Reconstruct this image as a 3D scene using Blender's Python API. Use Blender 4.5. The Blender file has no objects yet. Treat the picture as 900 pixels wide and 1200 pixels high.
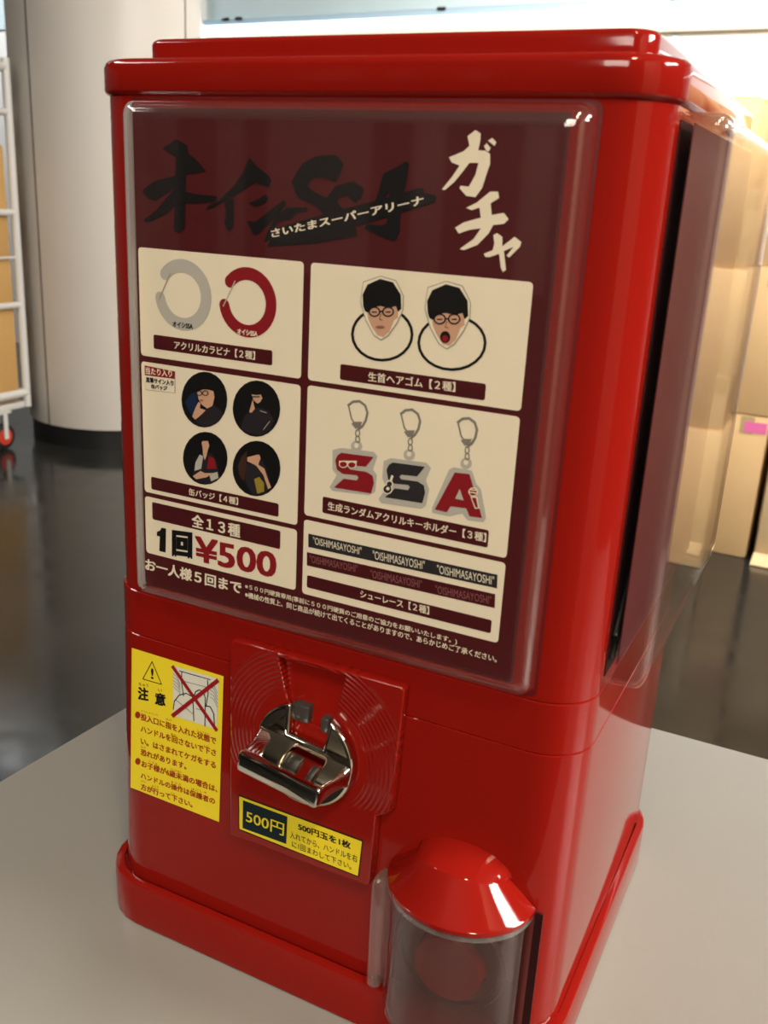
import bpy, math, random
from mathutils import Vector, Matrix, Euler
random.seed(7)
S = bpy.context.scene
COL = S.collection
R = math.radians

# ------------------------------------------------------------------ camera
cd = bpy.data.cameras.new('camera'); cam = bpy.data.objects.new('camera', cd); COL.objects.link(cam)
cd.sensor_fit = 'AUTO'; cd.sensor_width = 36.0; cd.lens = 1121.43 / 1200 * 36.0
cam.location = (0.24056, -0.45931, 0.52417)
cam.rotation_euler = (1.25365, -0.0520, 0.46455)
cd.clip_start = 0.02; cd.clip_end = 60
cd.dof.use_dof = True; cd.dof.focus_distance = 0.70; cd.dof.aperture_fstop = 13.0
S.camera = cam

# ------------------------------------------------------------------ light
S.view_settings.view_transform = 'Standard'; S.view_settings.look = 'None'
S.view_settings.gamma = 1.0; S.view_settings.use_curve_mapping = False
S.view_settings.exposure = -0.25
w = bpy.data.worlds.new('world'); S.world = w; w.use_nodes = True
w.node_tree.nodes['Background'].inputs[0].default_value = (1.0, 0.93, 0.84, 1)
w.node_tree.nodes['Background'].inputs[1].default_value = 0.12
S.cycles.transparent_max_bounces = 32
def area(name, loc, target, sx, sy, power, col=(1, 1, 1)):
    d = bpy.data.lights.new(name, 'AREA'); d.shape = 'RECTANGLE'; d.size = sx; d.size_y = sy
    d.energy = power; d.color = col
    o = bpy.data.objects.new(name, d); COL.objects.link(o); o.location = loc
    o.rotation_euler = (Vector(target) - Vector(loc)).to_track_quat('-Z', 'Y').to_euler()
    return o
area('ceiling_light_far', (0.2, 3.0, 2.22), (0.4, 4.2, 0.6), 4.0, 0.8, 270, (1.0, 0.96, 0.90))
area('reflector_light', (0.95, -1.1, 2.22), (1.75, -0.8, 0.6), 0.6, 0.3, 62, (1.0, 0.80, 0.55))  # added lamp aimed at the unseen reflector panel, for the column streak
area('ceiling_light_right', (3.3, 0.7, 2.22), (0.6, 0.1, 0.2), 1.6, 0.8, 450, (1.0, 0.93, 0.84))
area('ceiling_light_near', (0.6, -3.4, 2.0), (0.0, 0, 0.4), 2.0, 0.6, 92, (1.0, 0.93, 0.81))
area('ceiling_light_left', (-3.6, 1.6, 2.22), (-3.6, 1.6, 0), 2.0, 1.0, 6, (1.0, 0.95, 0.88))
area('fill_light_left', (-2.4, -0.6, 2.22), (-0.6, 0.3, 0.0), 1.4, 0.4, 50, (1.0, 0.96, 0.90))  # added fill for the cover's left wall and the table's left side
area('fill_light_corner', (-5.4, 4.1, 2.22), (-5.4, 5.1, 0.3), 2.0, 0.4, 40, (0.95, 0.98, 1.0))  # added fill brightening the left end of the back wall

# ------------------------------------------------------------------ materials
def lin(c):
    return tuple(((v/255)/12.92 if v/255 <= .04045 else ((v/255+.055)/1.055)**2.4) for v in c)
def mat(name, rgb, rough=.5, metal=0, spec=.5, coat=0, noise=0, nscale=20, linear=False, emit=None):
    m = bpy.data.materials.new(name); m.use_nodes = True; nt = m.node_tree
    b = nt.nodes['Principled BSDF']; c = rgb if linear else lin(rgb)
    b.inputs['Base Color'].default_value = (*c, 1); b.inputs['Roughness'].default_value = rough
    b.inputs['Metallic'].default_value = metal; b.inputs['Specular IOR Level'].default_value = spec
    b.inputs['Coat Weight'].default_value = coat; b.inputs['Coat Roughness'].default_value = .05
    if emit:
        b.inputs['Emission Color'].default_value = (*c, 1); b.inputs['Emission Strength'].default_value = emit
    if noise:
        tc = nt.nodes.new('ShaderNodeTexCoord'); n = nt.nodes.new('ShaderNodeTexNoise'); n.inputs['Scale'].default_value = nscale
        n.inputs['Detail'].default_value = 6
        mx = nt.nodes.new('ShaderNodeMix'); mx.data_type = 'RGBA'
        mx.inputs['A'].default_value = (*[v*(1-noise) for v in c], 1); mx.inputs['B'].default_value = (*[min(1, v*(1+noise)) for v in c], 1)
        nt.links.new(tc.outputs['Object'], n.inputs['Vector']); nt.links.new(n.outputs['Fac'], mx.inputs['Factor'])
        nt.links.new(mx.outputs['Result'], b.inputs['Base Color'])
    return m
def clear(name, tint=(.97, .96, .95), ior0=.04, rough=.04, milk=0.0):
    # thin clear plastic: see-through with a Schlick mirror term
    m = bpy.data.materials.new(name); m.use_nodes = True; nt = m.node_tree
    nt.nodes.remove(nt.nodes['Principled BSDF']); out = nt.nodes['Material Output']
    t = nt.nodes.new('ShaderNodeBsdfTransparent'); t.inputs[0].default_value = (*tint, 1)
    g = nt.nodes.new('ShaderNodeBsdfGlossy'); g.inputs['Roughness'].default_value = rough; g.inputs[0].default_value = (1, 1, 1, 1)
    lw = nt.nodes.new('ShaderNodeLayerWeight'); lw.inputs['Blend'].default_value = .5
    p = nt.nodes.new('ShaderNodeMath'); p.operation = 'POWER'; p.inputs[1].default_value = 5
    k = nt.nodes.new('ShaderNodeMath'); k.operation = 'MULTIPLY_ADD'; k.inputs[1].default_value = 1-ior0; k.inputs[2].default_value = ior0
    mx = nt.nodes.new('ShaderNodeMixShader')
    nt.links.new(lw.outputs['Facing'], p.inputs[0]); nt.links.new(p.outputs[0], k.inputs[0]); nt.links.new(k.outputs[0], mx.inputs[0])
    if milk:
        da = nt.nodes.new('ShaderNodeBsdfDiffuse'); da.inputs[0].default_value = (.85, .84, .81, 1)
        db = nt.nodes.new('ShaderNodeBsdfTranslucent'); db.inputs[0].default_value = (.85, .84, .81, 1)
        d = nt.nodes.new('ShaderNodeMixShader'); nt.links.new(da.outputs[0], d.inputs[1]); nt.links.new(db.outputs[0], d.inputs[2])
        m2 = nt.nodes.new('ShaderNodeMixShader'); m2.inputs[0].default_value = milk
        nt.links.new(t.outputs[0], m2.inputs[1]); nt.links.new(d.outputs[0], m2.inputs[2]); nt.links.new(m2.outputs[0], mx.inputs[1])
    else:
        nt.links.new(t.outputs[0], mx.inputs[1])
    nt.links.new(g.outputs[0], mx.inputs[2]); nt.links.new(mx.outputs[0], out.inputs[0])
    return m
RED = (.215, .0068, .0040)
def glossy_red(m, f0, rough):          # polished plastic: diffuse body under a Schlick mirror layer
    nt = m.node_tree; b = nt.nodes['Principled BSDF']; b.inputs['Specular IOR Level'].default_value = 0; b.inputs['Roughness'].default_value = 1
    g = nt.nodes.new('ShaderNodeBsdfGlossy'); g.inputs['Roughness'].default_value = rough; g.inputs[0].default_value = (1, 1, 1, 1)
    lw = nt.nodes.new('ShaderNodeLayerWeight'); lw.inputs['Blend'].default_value = .5
    p = nt.nodes.new('ShaderNodeMath'); p.operation = 'POWER'; p.inputs[1].default_value = 4.5
    k = nt.nodes.new('ShaderNodeMath'); k.operation = 'MULTIPLY_ADD'; k.inputs[1].default_value = 1-f0; k.inputs[2].default_value = f0
    mx = nt.nodes.new('ShaderNodeMixShader')
    L = nt.links.new; L(lw.outputs['Facing'], p.inputs[0]); L(p.outputs[0], k.inputs[0]); L(k.outputs[0], mx.inputs[0])
    L(b.outputs[0], mx.inputs[1]); L(g.outputs[0], mx.inputs[2]); L(mx.outputs[0], nt.nodes['Material Output'].inputs[0])
    if b.inputs['Normal'].is_linked:
        n = b.inputs['Normal'].links[0].from_socket; L(n, g.inputs['Normal']); L(n, lw.inputs['Normal'])
    return m
M = {
 'red': glossy_red(mat('red_plastic', RED, linear=True, noise=.04, nscale=3), .020, .07),
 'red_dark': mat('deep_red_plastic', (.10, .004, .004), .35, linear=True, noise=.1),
 'interior': mat('dark_interior', (.022, .0035, .004), .6, spec=.1, linear=True, noise=.1),
 'black_plastic': mat('black_plastic', (.012, .011, .011), .25, linear=True, noise=.1),
 'grey_plastic': mat('grey_slot_plastic', (.035, .032, .032), .35, linear=True, noise=.1),
 'chrome': mat('chrome', (.62, .58, .50), .05, metal=1, linear=True, noise=.03),
 'clear': clear('clear_cover', (.97, .96, .95), .032), 'clear_edge': clear('clear_cover_edge', (.95, .94, .93), .05, .04, .015), 'milky_sheen': clear('cover_milky_sheen', (.95, .94, .93), .10, .08, .8), 'clear_thick': clear('clear_knob', (.93, .90, .89), .06, .08, .10),  # cover's left wall is whitened to stand in for bright reflected stripes
 'smoke': clear('outlet_clear', (.80, .76, .75), .04, .05),
 'sheet': mat('maroon_print', (.072, .0070, .009), .5, spec=.25, linear=True, noise=.05, nscale=4),
 'table': mat('grey_table_laminate', (.258, .249, .230), .30, spec=.4, linear=True, noise=.04, nscale=6),
 'table_edge': mat('table_edge_band', (.40, .38, .36), .5, linear=True, noise=.05),
 'card': mat('cardboard', (.66, .45, .23), .75, spec=.2, linear=True, noise=.08, nscale=5),
 'card_light': mat('pale_cardboard', (.68, .50, .29), .75, spec=.2, linear=True, noise=.08, nscale=5),
 'card_tan': mat('tan_cardboard', (.55, .33, .12), .75, spec=.2, linear=True, noise=.06, nscale=5),
 'tape': mat('packing_tape', (.50, .37, .20), .25, linear=True, noise=.06),
 'pink': mat('pink_paper', (.80, .16, .42), .6, linear=True, noise=.05),
 'wall': mat('white_wall_panel', (.86, .85, .82), .45, linear=True, noise=.02, nscale=2),
 'wall_up': mat('grey_wall_panel', (.58, .71, .74), .4, linear=True, noise=.03, nscale=2),
 'reflector_warm': mat('warm_reflector', (.72, .62, .50), .6, linear=True, noise=.05, nscale=1),
 'reflector_mid': mat('muted_rose_reflector', (.42, .33, .30), .6, linear=True, noise=.1), 'ceil': mat('dim_ceiling', (.30, .28, .26), .8, linear=True, noise=.05), 'wall_dark': mat('dark_brown_wall', (.035, .026, .022), .6, linear=True, noise=.1),
 'seam': mat('seam_joint', (.45, .66, .78), .4, linear=True, noise=.03),
 'rail_blue': mat('pale_blue_rail', (.42, .58, .70), .3, linear=True, noise=.03),
 'shade_band': mat('beige_shade_band', (.50, .45, .36), .5, linear=True, noise=.03),
 'tube': mat('lamp_tube', (1.0, .98, .95), .4, linear=True, emit=6.0, noise=.01),
 'pillar': mat('pillar_panel', (.58, .54, .49), .42, spec=.4, linear=True, noise=.03, nscale=3),
 'groove': mat('dark_joint', (.06, .05, .045), .7, linear=True, noise=.1),
 'black': mat('black_skirting', (.012, .012, .012), .4, linear=True, noise=.1),
 'cage': mat('white_painted_steel', (.66, .65, .62), .28, linear=True, noise=.03),
 'rubber': mat('black_rubber', (.015, .015, .015), .5, linear=True, noise=.1),
 'orange': mat('red_wheel_hub', (.55, .05, .02), .4, linear=True, noise=.1),
}
PR = {'paper': (240, 233, 212), 'ink': (14, 14, 16), 'maroon': (72, 16, 22), 'crimson': (138, 24, 34), 'clear_grey': (186, 186, 180), 'grey_line': (160, 156, 146),
 'steel': (132, 128, 122), 'skin': (206, 164, 138), 'skin_shade': (150, 96, 80), 'navy': (20, 40, 72), 'jacket': (38, 34, 42), 'gold': (150, 132, 52), 'brown': (62, 40, 32),
 'charcoal': (44, 42, 46), 'dusty_pink': (140, 88, 92), 'yellow': (226, 204, 42), 'rust': (150, 40, 22), 'pale_grey': (206, 206, 194), 'deep_red': (142, 16, 26), 'dark_teal': (10, 32, 38)}
for k, v in PR.items(): M['p_'+k] = mat('print_'+k, v, .5, spec=.25, noise=.02, nscale=30)

def make_rib_material():        # red plate with moulded concentric ribs round the handle
    m = mat('ribbed_red_plastic', RED, .12, linear=True); nt = m.node_tree; b = nt.nodes['Principled BSDF']
    L = nt.links.new
    tc = nt.nodes.new('ShaderNodeTexCoord'); v = nt.nodes.new('ShaderNodeVectorMath'); v.operation = 'SUBTRACT'; v.inputs[1].default_value = (-.0185, 0, .1955)
    mu = nt.nodes.new('ShaderNodeVectorMath'); mu.operation = 'MULTIPLY'; mu.inputs[1].default_value = (1, 0, 1)
    le = nt.nodes.new('ShaderNodeVectorMath'); le.operation = 'LENGTH'
    a = nt.nodes.new('ShaderNodeMath'); a.operation = 'MULTIPLY'; a.inputs[1].default_value = 2*math.pi/.0030
    s = nt.nodes.new('ShaderNodeMath'); s.operation = 'SINE'
    r1 = nt.nodes.new('ShaderNodeMapRange'); r1.inputs[1].default_value = .040; r1.inputs[2].default_value = .042
    r2 = nt.nodes.new('ShaderNodeMapRange'); r2.inputs[1].default_value = .070; r2.inputs[2].default_value = .068
    r3 = nt.nodes.new('ShaderNodeMapRange'); r3.inputs[1].default_value = .166; r3.inputs[2].default_value = .174
    sx = nt.nodes.new('ShaderNodeSeparateXYZ')
    m1 = nt.nodes.new('ShaderNodeMath'); m1.operation = 'MULTIPLY'; m2 = nt.nodes.new('ShaderNodeMath'); m2.operation = 'MULTIPLY'; m3 = nt.nodes.new('ShaderNodeMath'); m3.operation = 'MULTIPLY'
    bp = nt.nodes.new('ShaderNodeBump'); bp.inputs['Strength'].default_value = .55; bp.inputs['Distance'].default_value = .0006
    L(tc.outputs['Object'], v.inputs[0]); L(v.outputs[0], mu.inputs[0]); L(mu.outputs[0], le.inputs[0]); L(le.outputs['Value'], a.inputs[0]); L(a.outputs[0], s.inputs[0])
    L(le.outputs['Value'], r1.inputs[0]); L(le.outputs['Value'], r2.inputs[0]); L(tc.outputs['Object'], sx.inputs[0]); L(sx.outputs[2], r3.inputs[0])
    L(s.outputs[0], m1.inputs[0]); L(r1.outputs[0], m1.inputs[1]); L(m1.outputs[0], m2.inputs[0]); L(r2.outputs[0], m2.inputs[1]); L(m2.outputs[0], m3.inputs[0]); L(r3.outputs[0], m3.inputs[1])
    L(m3.outputs[0], bp.inputs['Height']); L(bp.outputs[0], b.inputs['Normal'])
    return glossy_red(m, .035, .10)
M['ribbed'] = make_rib_material()
def make_floor_material():
    m = mat('dark_polished_floor', (.017, .017, .016), .16, spec=.42, linear=True, noise=.7, nscale=2.2); nt = m.node_tree; b = nt.nodes['Principled BSDF']
    tc = nt.nodes.new('ShaderNodeTexCoord'); n = nt.nodes.new('ShaderNodeTexNoise'); n.inputs['Scale'].default_value = 9; n.inputs['Detail'].default_value = 8
    r = nt.nodes.new('ShaderNodeMapRange'); r.inputs[1].default_value = .3; r.inputs[2].default_value = .7; r.inputs[3].default_value = .10; r.inputs[4].default_value = .24
    nt.links.new(tc.outputs['Object'], n.inputs['Vector']); nt.links.new(n.outputs['Fac'], r.inputs[0]); nt.links.new(r.outputs[0], b.inputs['Roughness'])
    return m
M['floor'] = make_floor_material()

# ------------------------------------------------------------------ mesh helpers
class MB:
    def __init__(s): s.v = []; s.f = []; s.m = []
    def add(s, vs, fs, mi=0):
        o = len(s.v); s.v += [tuple(p) for p in vs]; s.f += [tuple(i+o for i in f) for f in fs]; s.m += [mi]*len(fs); return s
    def loft(s, rings, cap0=True, cap1=True, closed=True, mi=0):
        n = len(rings[0]); vs = [p for r in rings for p in r]; fs = []
        for a in range(len(rings)-1):
            for i in range(n if closed else n-1):
                j = (i+1) % n; fs.append((a*n+i, a*n+j, (a+1)*n+j, (a+1)*n+i))
        if cap0: fs.append(tuple(range(n-1, -1, -1)))
        if cap1: fs.append(tuple((len(rings)-1)*n+i for i in range(n)))
        return s.add(vs, fs, mi)
    def box(s, x0, x1, y0, y1, z0, z1, b=0.0, mi=0):
        if b <= 0:
            return s.loft([[(x0,y0,z),(x1,y0,z),(x1,y1,z),(x0,y1,z)] for z in (z0, z1)], mi=mi)
        rs = []
        for z, i in ((z0, b), (z0+b*.3, b*.3), (z0+b, 0), (z1-b, 0), (z1-b*.3, b*.3), (z1, b)):
            rs.append(rr(x0+i, x1-i, y0+i, y1-i, max(b, 1e-5), z, 3))
        return s.loft(rs, mi=mi)
    def tube(s, pts, r, n=10, mi=0):
        P = [Vector(p) for p in pts]; rings = []
        for i, p in enumerate(P):
            d = (P[min(i+1, len(P)-1)]-P[max(i-1, 0)]).normalized()
            u = d.cross(Vector((0, 0, 1))); u = (u if u.length > .05 else d.cross(Vector((0, 1, 0)))).normalized(); w = d.cross(u)
            rings.append([tuple(p+r*(math.cos(t)*u+math.sin(t)*w)) for t in [2*math.pi*k/n for k in range(n)]])
        return s.loft(rings, mi=mi)
    def build(s, name, mats, parent=None, smooth=35):
        me = bpy.data.meshes.new(name); me.from_pydata(s.v, [], s.f); me.update()
        for m in (mats if isinstance(mats, (list, tuple)) else [mats]): me.materials.append(M[m] if isinstance(m, str) else m)
        for p, i in zip(me.polygons, s.m): p.material_index = i
        import bmesh as _b
        bm = _b.new(); bm.from_mesh(me); 
        if smooth: _b.ops.recalc_face_normals(bm, faces=bm.faces)
        bm.to_mesh(me); bm.free()
        if smooth:
            for p in me.polygons: p.use_smooth = True
            me.set_sharp_from_angle(angle=R(smooth))
        o = bpy.data.objects.new(name, me); COL.objects.link(o)
        if parent: put(o, parent)
        return o
def put(o, parent):
    o.parent = parent; o.matrix_parent_inverse = world(parent).inverted(); return o
def world(o):
    m = Matrix.LocRotScale(o.location, o.rotation_euler, None)
    return world(o.parent) @ o.matrix_parent_inverse @ m if o.parent else m
def rr(x0, x1, y0, y1, r, z, n=6):      # rounded rectangle ring in a horizontal plane
    p = []
    for cx, cy, a in ((x1-r, y1-r, 0), (x0+r, y1-r, 90), (x0+r, y0+r, 180), (x1-r, y0+r, 270)):
        p += [(cx+r*math.cos(R(a+90*i/n)), cy+r*math.sin(R(a+90*i/n)), z) for i in range(n+1)]
    return p
def tag(o, label=None, cat=None, group=None, kind=None):
    for k, v in (('label', label), ('category', cat), ('group', group), ('kind', kind)):
        if v: o[k] = v
    return o
def empty(name, loc, label=None, cat=None, group=None):
    o = bpy.data.objects.new(name, None); COL.objects.link(o); o.location = loc; o.empty_display_size = .05
    return tag(o, label, cat, group)
def copy_tree(o, parent=None):
    c = o.copy(); COL.objects.link(c)
    if parent: c.parent = parent
    for ch in [x for x in COL.objects if x.parent == o]: copy_tree(ch, c)
    return c
def plate_solid(name, mats, outlines, y_back, y_front, bevel, parent):
    # outlines in the (x, z) plane; the first is the rim, the others are holes
    c = bpy.data.curves.new(name, 'CURVE'); c.dimensions = '2D'; c.fill_mode = 'BOTH'
    c.extrude = max(1e-5, abs(y_back-y_front)/2-bevel); c.bevel_depth = bevel; c.bevel_resolution = 2; c.offset = -bevel
    for ol in outlines:
        sp = c.splines.new('POLY'); sp.points.add(len(ol)-1); sp.use_cyclic_u = True
        for p, q in zip(sp.points, ol): p.co = (q[0], q[1], 0, 1)
    t = bpy.data.objects.new(name, c); COL.objects.link(t)
    me = bpy.data.meshes.new_from_object(t.evaluated_get(bpy.context.evaluated_depsgraph_get()))
    bpy.data.objects.remove(t); bpy.data.curves.remove(c)
    ym = (y_back+y_front)/2
    b = MB(); b.add([(v.co.x, ym-v.co.z, v.co.y) for v in me.vertices], [tuple(p.vertices) for p in me.polygons])
    bpy.data.meshes.remove(me)
    return b.build(name, mats, parent)

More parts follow.
